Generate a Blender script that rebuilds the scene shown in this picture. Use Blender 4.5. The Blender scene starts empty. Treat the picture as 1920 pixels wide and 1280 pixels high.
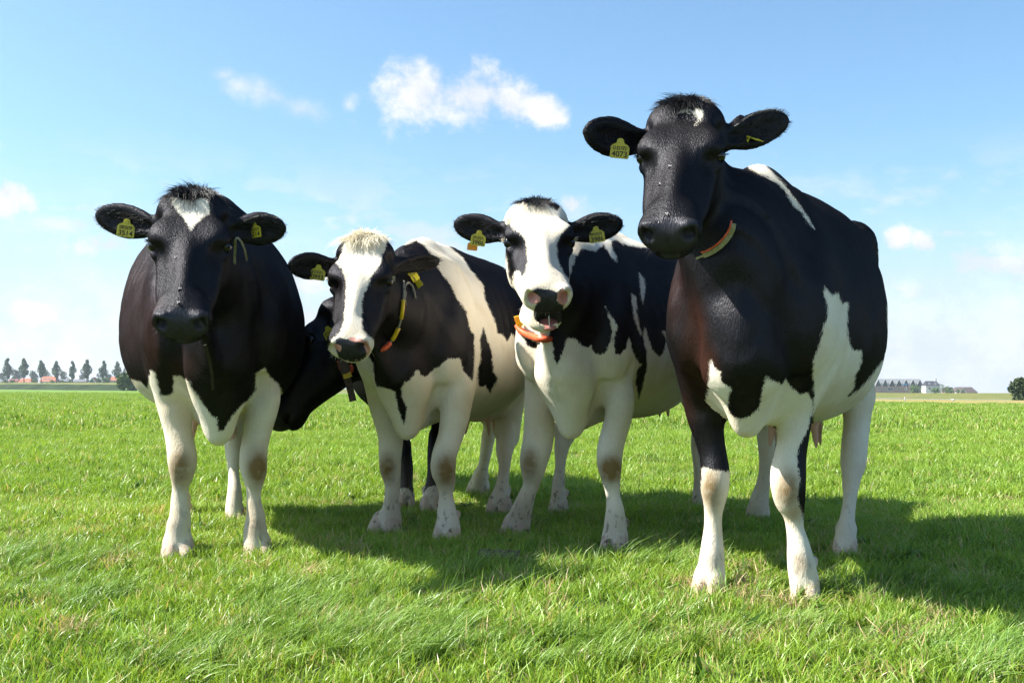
import bpy, bmesh, math, os, random, time
import numpy as np
from concurrent.futures import ThreadPoolExecutor
from mathutils import Vector, Matrix

T0 = time.time()
POOL = ThreadPoolExecutor(4)
random.seed(7)
rng = np.random.default_rng(7)
VOX = 0.0085

# ------------------------------------------------------------------ camera, sky, sun, exposure
SC = bpy.context.scene
FPX, CAMH, HZ = 1950.0, 0.69, 720.0        # focal length in photo pixels, eye height (m), horizon row
cam_d = bpy.data.cameras.new('camera')
cam = bpy.data.objects.new('camera', cam_d)
SC.collection.objects.link(cam)
cam.location = (0, 0, CAMH)
cam.rotation_euler = (math.radians(90), 0, 0)
cam_d.sensor_width = 36.0
cam_d.lens = FPX / 1920 * 36.0
cam_d.shift_y = (HZ - 640) / 1920
cam_d.clip_start = 0.1
cam_d.clip_end = 6000
SC.camera = cam
SC.cycles.max_bounces = 5
SC.cycles.use_adaptive_sampling = True
SC.cycles.adaptive_threshold = 0.02
SC.cycles.diffuse_bounces = 3
SC.cycles.glossy_bounces = 2
SC.cycles.transmission_bounces = 3
SC.cycles.transparent_max_bounces = 6
SC.cycles.use_denoising = True
SC.cycles.denoising_prefilter = 'NONE'

SUN_DIR = Vector((-1.0, -0.04, 1.05)).normalized()   # from the ground towards the sun: left of the picture
sun_el = math.asin(SUN_DIR.z)
sun_az = math.atan2(SUN_DIR.x, SUN_DIR.y)           # clockwise from +Y
sun_d = bpy.data.lights.new('sun', 'SUN')
sun_d.energy = 5.0
sun_d.angle = math.radians(0.53)
sun_d.color = (1.0, 0.955, 0.88)
sun = bpy.data.objects.new('sun', sun_d)
SC.collection.objects.link(sun)
sun.rotation_euler = SUN_DIR.to_track_quat('Z', 'Y').to_euler()

world = bpy.data.worlds.new('World')
SC.world = world
world.use_nodes = True
world.cycles.sampling_method = 'MANUAL'
world.cycles.sample_map_resolution = 512
SC.view_settings.view_transform = 'Standard'
SC.view_settings.look = 'None'
SC.view_settings.gamma = 1.0
SC.view_settings.exposure = 1.56
SC.view_settings.use_curve_mapping = False


class NT:
    """small helper for node trees"""
    def __init__(s, tree):
        s.t = tree
        s.n = tree.nodes
        s.l = tree.links
    def add(s, typ, ins=None, **props):
        nd = s.n.new(typ)
        for k, v in props.items():
            setattr(nd, k, v)
        for k, v in (ins or {}).items():
            s.put(nd.inputs[k], v)
        return nd
    def put(s, sock, v):
        if isinstance(v, bpy.types.NodeSocket):
            s.l.new(v, sock)
        elif isinstance(v, bpy.types.Node):
            s.l.new(v.outputs[0], sock)
        else:
            sock.default_value = v
    def m(s, op, a, b=None, c=None, clamp=False):
        nd = s.n.new('ShaderNodeMath')
        nd.operation = op
        nd.use_clamp = clamp
        s.put(nd.inputs[0], a)
        if b is not None:
            s.put(nd.inputs[1], b)
        if c is not None:
            s.put(nd.inputs[2], c)
        return nd.outputs[0]
    def vm(s, op, a, b=None):
        nd = s.n.new('ShaderNodeVectorMath')
        nd.operation = op
        s.put(nd.inputs[0], a)
        if b is not None:
            s.put(nd.inputs[1], b)
        return nd.outputs['Value'] if op in ('DOT_PRODUCT', 'LENGTH', 'DISTANCE') else nd.outputs[0]
    def mix(s, f, a, b, blend='MIX'):
        nd = s.n.new('ShaderNodeMix')
        nd.data_type = 'RGBA'
        nd.blend_type = blend
        s.put(nd.inputs[0], f)
        s.put(nd.inputs[6], a)
        s.put(nd.inputs[7], b)
        return nd.outputs[2]
    def smooth(s, x, lo, hi, a=0.0, b=1.0):
        nd = s.n.new('ShaderNodeMapRange')
        nd.interpolation_type = 'SMOOTHSTEP'
        s.put(nd.inputs[0], x)
        nd.inputs[1].default_value = lo
        nd.inputs[2].default_value = hi
        nd.inputs[3].default_value = a
        nd.inputs[4].default_value = b
        return nd.outputs[0]
    def noise(s, vec, scale, detail=4.0, rough=0.55, dist=0.0, out='Fac'):
        nd = s.n.new('ShaderNodeTexNoise')
        if vec is not None:
            s.put(nd.inputs['Vector'], vec)
        nd.inputs['Scale'].default_value = scale
        nd.inputs['Detail'].default_value = detail
        nd.inputs['Roughness'].default_value = rough
        nd.inputs['Distortion'].default_value = dist
        return nd.outputs[out]
    def attr(s, name, out='Fac', typ='GEOMETRY'):
        nd = s.n.new('ShaderNodeAttribute')
        nd.attribute_name = name
        nd.attribute_type = typ
        return nd.outputs[out]


def rgb(r, g, b):
    return (r, g, b, 1.0)


# ---- world: Nishita sky, thin white cloud veil towards the horizon, and the fair weather clouds
def build_sky():
    w = NT(world.node_tree)
    w.n.clear()
    sky = w.add('ShaderNodeTexSky', sky_type='NISHITA', sun_disc=False)
    sky.sun_elevation = sun_el
    sky.sun_rotation = sun_az
    sky.air_density = 1.0
    sky.dust_density = 1.6
    sky.ozone_density = 1.6
    tc = w.add('ShaderNodeTexCoord')
    d = tc.outputs['Generated']
    sep = w.add('ShaderNodeSeparateXYZ', {0: d})
    x, y, z = sep.outputs
    # flat cloud coordinates: direction over its forward component
    yy = w.m('MAXIMUM', y, 0.05)
    u = w.m('DIVIDE', x, yy)
    v = w.m('DIVIDE', z, yy)
    uv = w.add('ShaderNodeCombineXYZ', {0: u, 1: v, 2: 0.0})
    n1 = w.noise(uv, 11.0, 6.0, 0.64)
    wob = w.m('MULTIPLY', w.m('SUBTRACT', n1, 0.5), 3.5)
    def heap(lst):
        best = None
        for px, py, rx, ry, rot in lst:
            mp = w.n.new('ShaderNodeMapping')
            mp.vector_type = 'TEXTURE'
            w.put(mp.inputs[0], uv.outputs[0])
            mp.inputs[1].default_value = ((px - 960) / FPX, (HZ - py) / FPX, 0)
            mp.inputs[2].default_value = (0, 0, rot)
            mp.inputs[3].default_value = (rx / FPX, ry / FPX, 1)
            r = w.vm('LENGTH', mp.outputs[0])
            best = r if best is None else w.m('MINIMUM', best, r)
        return w.m('ADD', w.m('SUBTRACT', 1.0, best), wob)
    cl = w.m('MAXIMUM', w.smooth(heap(CLOUDS), 0.0, 0.8), w.m('MULTIPLY', w.smooth(heap(WISPS), 0.0, 1.3), 0.7))
    # streaky veil of thin cloud low over the horizon, all the way round
    zz = w.m('MAXIMUM', z, 0.0)
    elong = w.add('ShaderNodeCombineXYZ', {0: w.m('MULTIPLY', x, 5.0), 1: w.m('MULTIPLY', y, 5.0), 2: w.m('MULTIPLY', z, 34.0)})
    n3 = w.noise(elong, 1.0, 4.0, 0.6)
    elong2 = w.add('ShaderNodeCombineXYZ', {0: w.m('MULTIPLY', x, 11.0), 1: w.m('MULTIPLY', y, 11.0), 2: w.m('MULTIPLY', z, 26.0)})
    n4 = w.noise(elong2, 1.0, 4.0, 0.6)
    low = w.smooth(zz, 0.02, 0.24, 1.0, 0.0)
    veil = w.m('MULTIPLY', w.smooth(n3, 0.36, 0.68), low)
    puff = w.m('MULTIPLY', w.smooth(n4, 0.48, 0.66), w.smooth(zz, 0.08, 0.24, 0.95, 0.0))
    haze = w.smooth(zz, -0.02, 0.20, 0.92, 0.0)
    cl = w.m('MAXIMUM', cl, w.m('MULTIPLY', veil, 0.7))
    cl = w.m('MAXIMUM', cl, puff)
    cl = w.m('MAXIMUM', cl, haze)
    skyc = w.mix(1.0, sky.outputs[0], rgb(*SKY_TINT), 'MULTIPLY')
    lum = w.n.new('ShaderNodeRGB')
    lum.outputs[0].default_value = rgb(*CLOUD_COL)
    lum2 = w.mix(w.smooth(n1, 0.42, 0.62, 0.0, 1.0), rgb(CLOUD_COL[0] * .80, CLOUD_COL[1] * .84, CLOUD_COL[2] * .90), lum.outputs[0])
    col = w.mix(cl, skyc, lum2)
    bg = w.add('ShaderNodeBackground', {'Color': col, 'Strength': SKY_STRENGTH})
    out = w.add('ShaderNodeOutputWorld')
    w.l.new(bg.outputs[0], out.inputs[0])

SKY_STRENGTH = 0.068
SKY_TINT = (0.90, 1.12, 1.19)
CLOUD_COL = (5.2, 5.3, 5.4)
CLOUDS = [  # heaped clouds: centre column, centre row, half width, half height (photo pixels), tilt
    (790, 172, 95, 78, 0.0), (890, 178, 130, 72, -0.1), (960, 192, 90, 50, -0.2), (1015, 205, 75, 40, -0.3), (205, 458, 88, 46, 0.0), (15, 365, 70, 40, 0.0),
    (1070, 383, 42, 28, 0.0), (1680, 452, 40, 34, 0.0), (1735, 458, 42, 26, -0.2), (50, 590, 110, 40, 0.0)]
WISPS = [(450, 160, 70, 34, -0.2), (500, 175, 95, 34, -0.35), (570, 205, 95, 36, -0.4), (420, 140, 40, 22, 0.2), (655, 195, 24, 20, 0.5), (660, 408, 30, 22, 0.0), (1775, 330, 45, 26, 0.2),
         (10, 490, 70, 30, 0.0), (-20, 280, 50, 30, 0.0), (1860, 470, 110, 36, 0.0), (1900, 570, 80, 40, 0.0), (150, 390, 80, 20, 0.0)]
build_sky()


# ------------------------------------------------------------------ general helpers
def P(x, y, d):
    """photo column, row and distance -> point in the field (metres)"""
    return np.array([(x - 960) / FPX * d, d, CAMH - (y - HZ) / FPX * d])

def D_of(y):
    return FPX * (CAMH - 0.03) / (y - HZ)

COL = SC.collection

def link(o, parent=None):
    COL.objects.link(o)
    if parent is not None:
        o.parent = parent
        o.matrix_parent_inverse = parent.matrix_world.inverted()
    return o

def mesh_obj(name, verts, faces, mat, parent=None, smooth=False):
    me = bpy.data.meshes.new(name)
    me.from_pydata([tuple(map(float, v)) for v in verts], [], faces)
    if smooth:
        me.polygons.foreach_set('use_smooth', np.ones(len(me.polygons), bool))
    me.update()
    if mat is not None:
        me.materials.append(mat)
    return link(bpy.data.objects.new(name, me), parent)

def np_mesh(name, verts, quads, mat, parent=None, smooth=True):
    """big mesh from numpy arrays (faces: n x k)"""
    k = quads.shape[1]
    me = bpy.data.meshes.new(name)
    me.vertices.add(len(verts))
    me.vertices.foreach_set('co', np.ascontiguousarray(verts, np.float32).ravel())
    me.loops.add(quads.size)
    me.loops.foreach_set('vertex_index', np.ascontiguousarray(quads, np.int32).ravel())
    me.polygons.add(len(quads))
    me.polygons.foreach_set('loop_start', np.arange(0, quads.size, k, dtype=np.int32))
    me.polygons.foreach_set('loop_total', np.full(len(quads), k, np.int32))
    if smooth:
        me.polygons.foreach_set('use_smooth', np.ones(len(quads), bool))
    me.update(calc_edges=True)
    me.validate()
    if mat is not None:
        me.materials.append(mat)
    return link(bpy.data.objects.new(name, me), parent)

def empty(name, loc, label, cat, group=None):
    o = bpy.data.objects.new(name, None)
    o.empty_display_size = 0.2
    o.location = loc
    link(o)
    tag(o, label, cat, group)
    bpy.context.view_layer.update() if False else None
    o.matrix_world = Matrix.Translation(Vector(loc))
    return o

def tag(o, label=None, cat=None, group=None, kind=None):
    if label: o['label'] = label
    if cat: o['category'] = cat
    if group: o['group'] = group
    if kind: o['kind'] = kind
    return o

def norm(v):
    v = np.asarray(v, float)
    return v / max(np.linalg.norm(v), 1e-9)

def vnoise(x, y, seed=0):
    """cheap smooth value noise, numpy"""
    xi, yi = np.floor(x).astype(np.int64), np.floor(y).astype(np.int64)
    fx, fy = x - xi, y - yi
    fx, fy = fx * fx * (3 - 2 * fx), fy * fy * (3 - 2 * fy)
    def h(a, b):
        n = (a * 374761393 + b * 668265263 + seed * 974711) & 0x7fffffff
        n = ((n ^ (n >> 13)) * 1274126177) & 0x7fffffff
        return ((n ^ (n >> 16)) & 0xffff) / 65535.0
    return (h(xi, yi) * (1 - fx) + h(xi + 1, yi) * fx) * (1 - fy) + (h(xi, yi + 1) * (1 - fx) + h(xi + 1, yi + 1) * fx) * fy

def material(name):
    m = bpy.data.materials.new(name)
    m.use_nodes = True
    t = NT(m.node_tree)
    b = t.n['Principled BSDF']
    return m, t, b

def plain(name, col, rough=0.6, spec=0.5, var=0.12, scale=30.0, bump=0.0, metal=0.0):
    m, t, b = material(name)
    tc = t.add('ShaderNodeTexCoord')
    n = t.noise(tc.outputs['Object'], scale, 4.0)
    f = t.smooth(n, 0.3, 0.7)
    c = t.mix(f, rgb(*[max(0, k * (1 - var)) for k in col]), rgb(*[min(1, k * (1 + var)) for k in col]))
    t.put(b.inputs['Base Color'], c)
    b.inputs['Roughness'].default_value = rough
    b.inputs['Specular IOR Level'].default_value = spec
    b.inputs['Metallic'].default_value = metal
    if bump:
        bp = t.add('ShaderNodeBump', {'Strength': bump, 'Distance': 0.01, 'Height': n})
        t.put(b.inputs['Normal'], bp.outputs[0])
    return m

def box_vf(x0, x1, y0, y1, z0, z1):
    return [(x0, y0, z0), (x1, y0, z0), (x1, y1, z0), (x0, y1, z0), (x0, y0, z1), (x1, y0, z1), (x1, y1, z1), (x0, y1, z1)], \
           [(0, 3, 2, 1), (4, 5, 6, 7), (0, 1, 5, 4), (1, 2, 6, 5), (2, 3, 7, 6), (3, 0, 4, 7)]

# ------------------------------------------------------------------ implicit surface modelling
class Field:
    """smooth union of swept elliptical tubes and ellipsoids, meshed by surface nets"""
    def __init__(s):
        s.ops = []
    def tube(s, st, up, k=0.03, mode=1, grp='body', sub=4):
        # st rows: x y z w h n p ; up: one vector or one per row
        st = np.asarray(st, float)
        up = np.asarray(up, float)
        if up.ndim == 1:
            up = np.repeat(up[None], len(st), 0)
        A = np.hstack([st, up])
        n = len(A)
        ext = np.vstack([2 * A[0] - A[1], A, 2 * A[-1] - A[-2]])
        out = []
        for i in range(n - 1):
            p0, p1, p2, p3 = ext[i], ext[i + 1], ext[i + 2], ext[i + 3]
            for j in range(sub):
                t = j / sub
                out.append(0.5 * (2 * p1 + (p2 - p0) * t + (2 * p0 - 5 * p1 + 4 * p2 - p3) * t * t + (3 * p1 - p0 - 3 * p2 + p3) * t ** 3))
        out.append(A[-1])
        R = np.array(out)
        R[:, 3] = np.maximum(R[:, 3], 0.003)
        R[:, 4] = np.maximum(R[:, 4], 0.003)
        r = np.maximum(R[:, 3], R[:, 4])[:, None]
        lo, hi = (R[:, :3] - 1.15 * r).min(0), (R[:, :3] + 1.15 * r).max(0)
        segs = []
        tg = np.diff(R[:, :3], axis=0)
        tg /= np.linalg.norm(tg, axis=1)[:, None] + 1e-9
        bend = np.arccos(np.clip((tg[:-1] * tg[1:]).sum(1), -1, 1))
        for i, (a, b) in enumerate(zip(R[:-1], R[1:])):
            ab = b[:3] - a[:3]
            L = np.linalg.norm(ab)
            if L < 1e-5:
                continue
            tan = ab / L
            right = norm(np.cross(tan, 0.5 * (a[7:10] + b[7:10])))
            upn = np.cross(right, tan)
            rr = 1.1 * max(a[3], a[4], b[3], b[4])
            if max(abs(a[6]), abs(b[6])) > .01:
                rr *= 1.25
            f4 = lambda v: v.astype(np.float32)
            t0 = rr * math.tan(bend[i - 1] / 2) * 1.3 if i else rr        # how far past its ends the segment matters
            t1 = rr * math.tan(bend[i] / 2) * 1.3 if i < len(bend) else rr
            segs.append((f4(a[:3]), f4(tan), f4(right), f4(upn), np.float32(L), a[3:7].astype(np.float32), (b[3:7] - a[3:7]).astype(np.float32),
                         f4(np.minimum(a[:3], b[:3]) - rr), f4(np.maximum(a[:3], b[:3]) + rr), t0 + .04, t1 + .04, 0.0 if not i else .02 + 8 * t0, 0.0 if i == len(bend) else .02 + 8 * t1))
        s.ops.append(('tube', segs, lo, hi, mode, k, grp, np.array([q[7] for q in segs]), np.array([q[8] for q in segs])))
    def ell(s, c, axes, r, k=0.03, mode=1, grp='body'):
        axes = np.asarray(axes, float)      # rows = axes
        c = np.asarray(c, float)
        r = np.asarray(r, float)
        e = np.sqrt(((axes * r[:, None]) ** 2).sum(0))
        s.ops.append(('ell', (c.astype(np.float32), axes.astype(np.float32), r.astype(np.float32)), c - e, c + e, mode, k, grp))
    def only(s, *grps):
        g = Field()
        g.ops = [o for o in s.ops if o[6] in grps]
        return g
    @staticmethod
    def box(p, lo, hi):
        m = p[:, 0] > lo[0]
        m &= p[:, 0] < hi[0]
        m &= p[:, 1] > lo[1]
        m &= p[:, 1] < hi[1]
        m &= p[:, 2] > lo[2]
        m &= p[:, 2] < hi[2]
        return np.nonzero(m)[0]
    @staticmethod
    def d_op(op, p, mg):
        if op[0] == 'ell':
            c, ax, r = op[1]
            q = ((p - c) @ ax.T) / r
            k0 = np.sqrt(np.einsum('ij,ij->i', q, q)) + 1e-9
            q /= r
            k1 = np.sqrt(np.einsum('ij,ij->i', q, q)) + 1e-9
            return k0 * (k0 - 1) / k1
        D = np.full(len(p), 9.0, np.float32)
        plo, phi = p.min(0) - mg, p.max(0) + mg
        for i in np.nonzero(((op[8] > plo) & (op[7] < phi)).all(1))[0]:
            a, tan, right, upn, L, w0, dw, lo, hi, e0, e1, r0, r1 = op[1][i]
            sel = Field.box(p, lo - mg, hi + mg)
            if not len(sel):
                continue
            rel = p[sel] - a
            ax = rel @ tan
            ok = (ax > -e0) & (ax < L + e1)
            sel, rel, ax = sel[ok], rel[ok], ax[ok]
            if not len(sel):
                continue
            t = np.clip(ax / L, 0, 1)
            ax -= t * L
            u = np.abs(rel @ right)
            v = rel @ upn
            w = w0[0] + t * dw[0]
            h = w0[1] + t * dw[1]
            nn = float(w0[2] + .5 * dw[2])
            V = v / h
            if abs(w0[3]) + abs(dw[3]) > 1e-3:
                u /= 1 - (w0[3] + t * dw[3]) * np.clip(V, -1.2, 1.2)
            V = np.abs(V)
            U = u / w
            if abs(nn - 2) < 0.03:
                k = np.sqrt(U * U + V * V) + 1e-6
                g = np.sqrt((U / w) ** 2 + (V / h) ** 2) / k
            else:
                un, vn = U ** (nn - 1), V ** (nn - 1)
                k = (un * U + vn * V) ** (1 / nn) + 1e-6
                g = np.sqrt((un / w) ** 2 + (vn / h) ** 2) * k ** (1 - nn)
            r_ = np.minimum(w, h)
            if r0:
                r_ = np.where(ax < 0, np.minimum(r_, r0), r_)
            if r1:
                r_ = np.where(ax > 0, np.minimum(r_, r1), r_)
            e = ax / r_
            k2 = np.sqrt(k * k + e * e)
            g2 = np.sqrt((g * k) ** 2 + (e / r_) ** 2) / k2
            d = (k2 - 1) / np.maximum(g2, 1 / np.maximum(w, h))
            D[sel] = np.minimum(D[sel], d)
        return D
    def eval(s, p, groups=None, near=0.03):
        p = np.ascontiguousarray(p, np.float32)
        D = np.full(len(p), 0.3, np.float32)
        G = {g: np.full(len(p), 0.3, np.float32) for g in groups} if groups else None
        plo, phi = p.min(0), p.max(0)
        for op in s.ops:
            mg = op[5] + (near if op[4] > 0 else 0.005)
            lo, hi = op[2] - mg, op[3] + mg
            if (plo > hi).any() or (phi < lo).any():
                continue
            sel = s.box(p, lo, hi)
            if not len(sel):
                continue
            d = s.d_op(op, p[sel], mg)
            k = op[5]
            a = D[sel]
            if op[4] > 0:
                h = np.maximum(k - np.abs(a - d), 0) / k
                D[sel] = np.minimum(a, d) - h * h * k * 0.25
                if G is not None and op[6] in G:
                    G[op[6]][sel] = np.minimum(G[op[6]][sel], d)
            else:
                d = -d
                h = np.maximum(k - np.abs(a - d), 0) / k
                D[sel] = np.maximum(a, d) + h * h * k * 0.25
        return (D, G) if G is not None else D
    def march(s, px, py, d0, d1, step=0.004):
        """first surface point on the line of sight of a photo pixel"""
        ds = np.arange(d0, d1, step)
        pts = np.array([P(px, py, d) for d in ds])
        f = s.eval(pts)
        hit = np.nonzero(f < 0)[0]
        return pts[hit[0]] if len(hit) else None
    def mesh(s, h):
        lo = np.min([o[2] for o in s.ops if o[4] > 0], 0) - 0.04
        hi = np.max([o[3] for o in s.ops if o[4] > 0], 0) + 0.04
        B = 4
        n = (np.ceil((hi - lo) / (h * B)).astype(int) + 1)
        gx = [lo[i] + np.arange(n[i]) * h * B for i in range(3)]
        cp = np.stack(np.meshgrid(*gx, indexing='ij'), -1).reshape(-1, 3)
        CS = 20000
        parts = list(POOL.map(lambda c: s.eval(cp[c:c + CS], near=h * B * 1.3), range(0, len(cp), CS)))
        cd = np.concatenate(parts).reshape(n)
        D = np.repeat(np.repeat(np.repeat(np.where(cd < 0, -0.3, 0.3).astype(np.float32), B, 0), B, 1), B, 2)
        g = np.abs(cd) < h * B * 1.15
        for ax in range(3):            # block i spans nodes i .. i+1
            sh = np.roll(g, -1, ax)
            sl = [slice(None)] * 3
            sl[ax] = -1
            sh[tuple(sl)] = False
            g |= sh
        idx = np.argwhere(g)
        # sort the blocks into compact bricks so that each chunk meets few primitives
        key = (idx[:, 0] // 8) * 10000 + (idx[:, 1] // 8) * 100 + idx[:, 2] // 8
        idx = idx[np.argsort(key, kind='stable')]
        key = np.sort(key, kind='stable')
        cuts = np.concatenate([[0], np.nonzero(np.diff(key))[0] + 1, [len(key)]])
        off = np.stack(np.meshgrid(*[np.arange(B)] * 3, indexing='ij'), -1).reshape(-1, 3)
        def job(c):
            nodes = (idx[cuts[c]:cuts[c + 1], None, :] * B + off[None]).reshape(-1, 3)
            D[nodes[:, 0], nodes[:, 1], nodes[:, 2]] = s.eval(lo + nodes * h)
        list(POOL.map(job, range(len(cuts) - 1)))
        return surface_nets(D, lo, h)

def surface_nets(D, lo, h):
    I = D < 0
    c = np.zeros(np.array(D.shape) - 1, np.uint8)
    for i in (0, 1):
        for j in (0, 1):
            for k in (0, 1):
                c += I[i:i + c.shape[0], j:j + c.shape[1], k:k + c.shape[2]]
    cells = np.argwhere((c > 0) & (c < 8))
    vid = np.full(c.shape, -1, np.int32)
    vid[cells[:, 0], cells[:, 1], cells[:, 2]] = np.arange(len(cells))
    corner = np.array([(i, j, k) for i in (0, 1) for j in (0, 1) for k in (0, 1)])
    val = np.stack([D[cells[:, 0] + a, cells[:, 1] + b, cells[:, 2] + g] for a, b, g in corner], 1)
    acc = np.zeros((len(cells), 3))
    cnt = np.zeros(len(cells))
    for e0 in range(8):
        for ax in range(3):
            if corner[e0][ax]:
                continue
            e1 = e0 + (4, 2, 1)[ax]
            a, b = val[:, e0], val[:, e1]
            x = (a < 0) != (b < 0)
            t = np.where(x, a / np.where(x, a - b, 1), 0)
            pos = np.repeat(corner[e0][None].astype(float), len(cells), 0)
            pos[:, ax] += t
            acc[x] += pos[x]
            cnt[x] += 1
    V = lo + (cells + acc / cnt[:, None]) * h
    quads = []
    for ax in range(3):
        a1, a2 = (ax + 1) % 3, (ax + 2) % 3
        s0 = [slice(None)] * 3
        s1 = [slice(None)] * 3
        s0[ax] = slice(0, -1)
        s1[ax] = slice(1, None)
        x = I[tuple(s0)] != I[tuple(s1)]
        e = np.argwhere(x)
        ok = (e[:, a1] > 0) & (e[:, a2] > 0) & (e[:, a1] < c.shape[a1]) & (e[:, a2] < c.shape[a2])
        e = e[ok]
        inside = I[e[:, 0], e[:, 1], e[:, 2]]
        q = []
        for o1, o2 in ((0, 0), (1, 0), (1, 1), (0, 1)):
            cc = e.copy()
            cc[:, a1] -= o1
            cc[:, a2] -= o2
            q.append(vid[cc[:, 0], cc[:, 1], cc[:, 2]])
        q = np.stack(q, 1)
        q[~inside] = q[~inside][:, ::-1]
        quads.append(q)
    Q = np.vstack(quads)
    Q = Q[(Q >= 0).all(1)]
    return V, Q

def smooth_verts(V, Q, it, lam, wgt=None):
    n = len(V)
    A = np.concatenate([Q[:, i] for i in (0, 1, 2, 3, 1, 2, 3, 0)])
    Bq = np.concatenate([Q[:, i] for i in (1, 2, 3, 0, 0, 1, 2, 3)])
    C = np.bincount(A, minlength=n)
    for _ in range(it):
        S = np.stack([np.bincount(A, V[Bq, i], n) for i in range(3)], 1) / C[:, None]
        V = V + (lam if wgt is None else lam * wgt[:, None]) * (S - V)
    return V

def poly_sd(x, y, pts):
    """signed distance (photo pixels) to a polygon, positive inside"""
    pts = np.asarray(pts, float)
    out = np.full(len(x), -400.0)
    lo, hi = pts.min(0) - 60, pts.max(0) + 60
    sel = np.nonzero((x > lo[0]) & (x < hi[0]) & (y > lo[1]) & (y < hi[1]))[0]
    if not len(sel):
        return out
    X, Y = x[sel], y[sel]
    d2 = np.full(len(sel), 1e9)
    ins = np.zeros(len(sel), bool)
    for (ax, ay), (bx, by) in zip(pts, np.roll(pts, -1, 0)):
        ex, ey = bx - ax, by - ay
        t = np.clip(((X - ax) * ex + (Y - ay) * ey) / max(ex * ex + ey * ey, 1e-9), 0, 1)
        d2 = np.minimum(d2, (X - ax - t * ex) ** 2 + (Y - ay - t * ey) ** 2)
        cr = (ay > Y) != (by > Y)
        xi = ax + (Y - ay) * ex / (ey if abs(ey) > 1e-9 else 1e-9)
        ins ^= cr & (X < xi)
    out[sel] = np.where(ins, 1, -1) * np.sqrt(d2)
    return out

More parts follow.
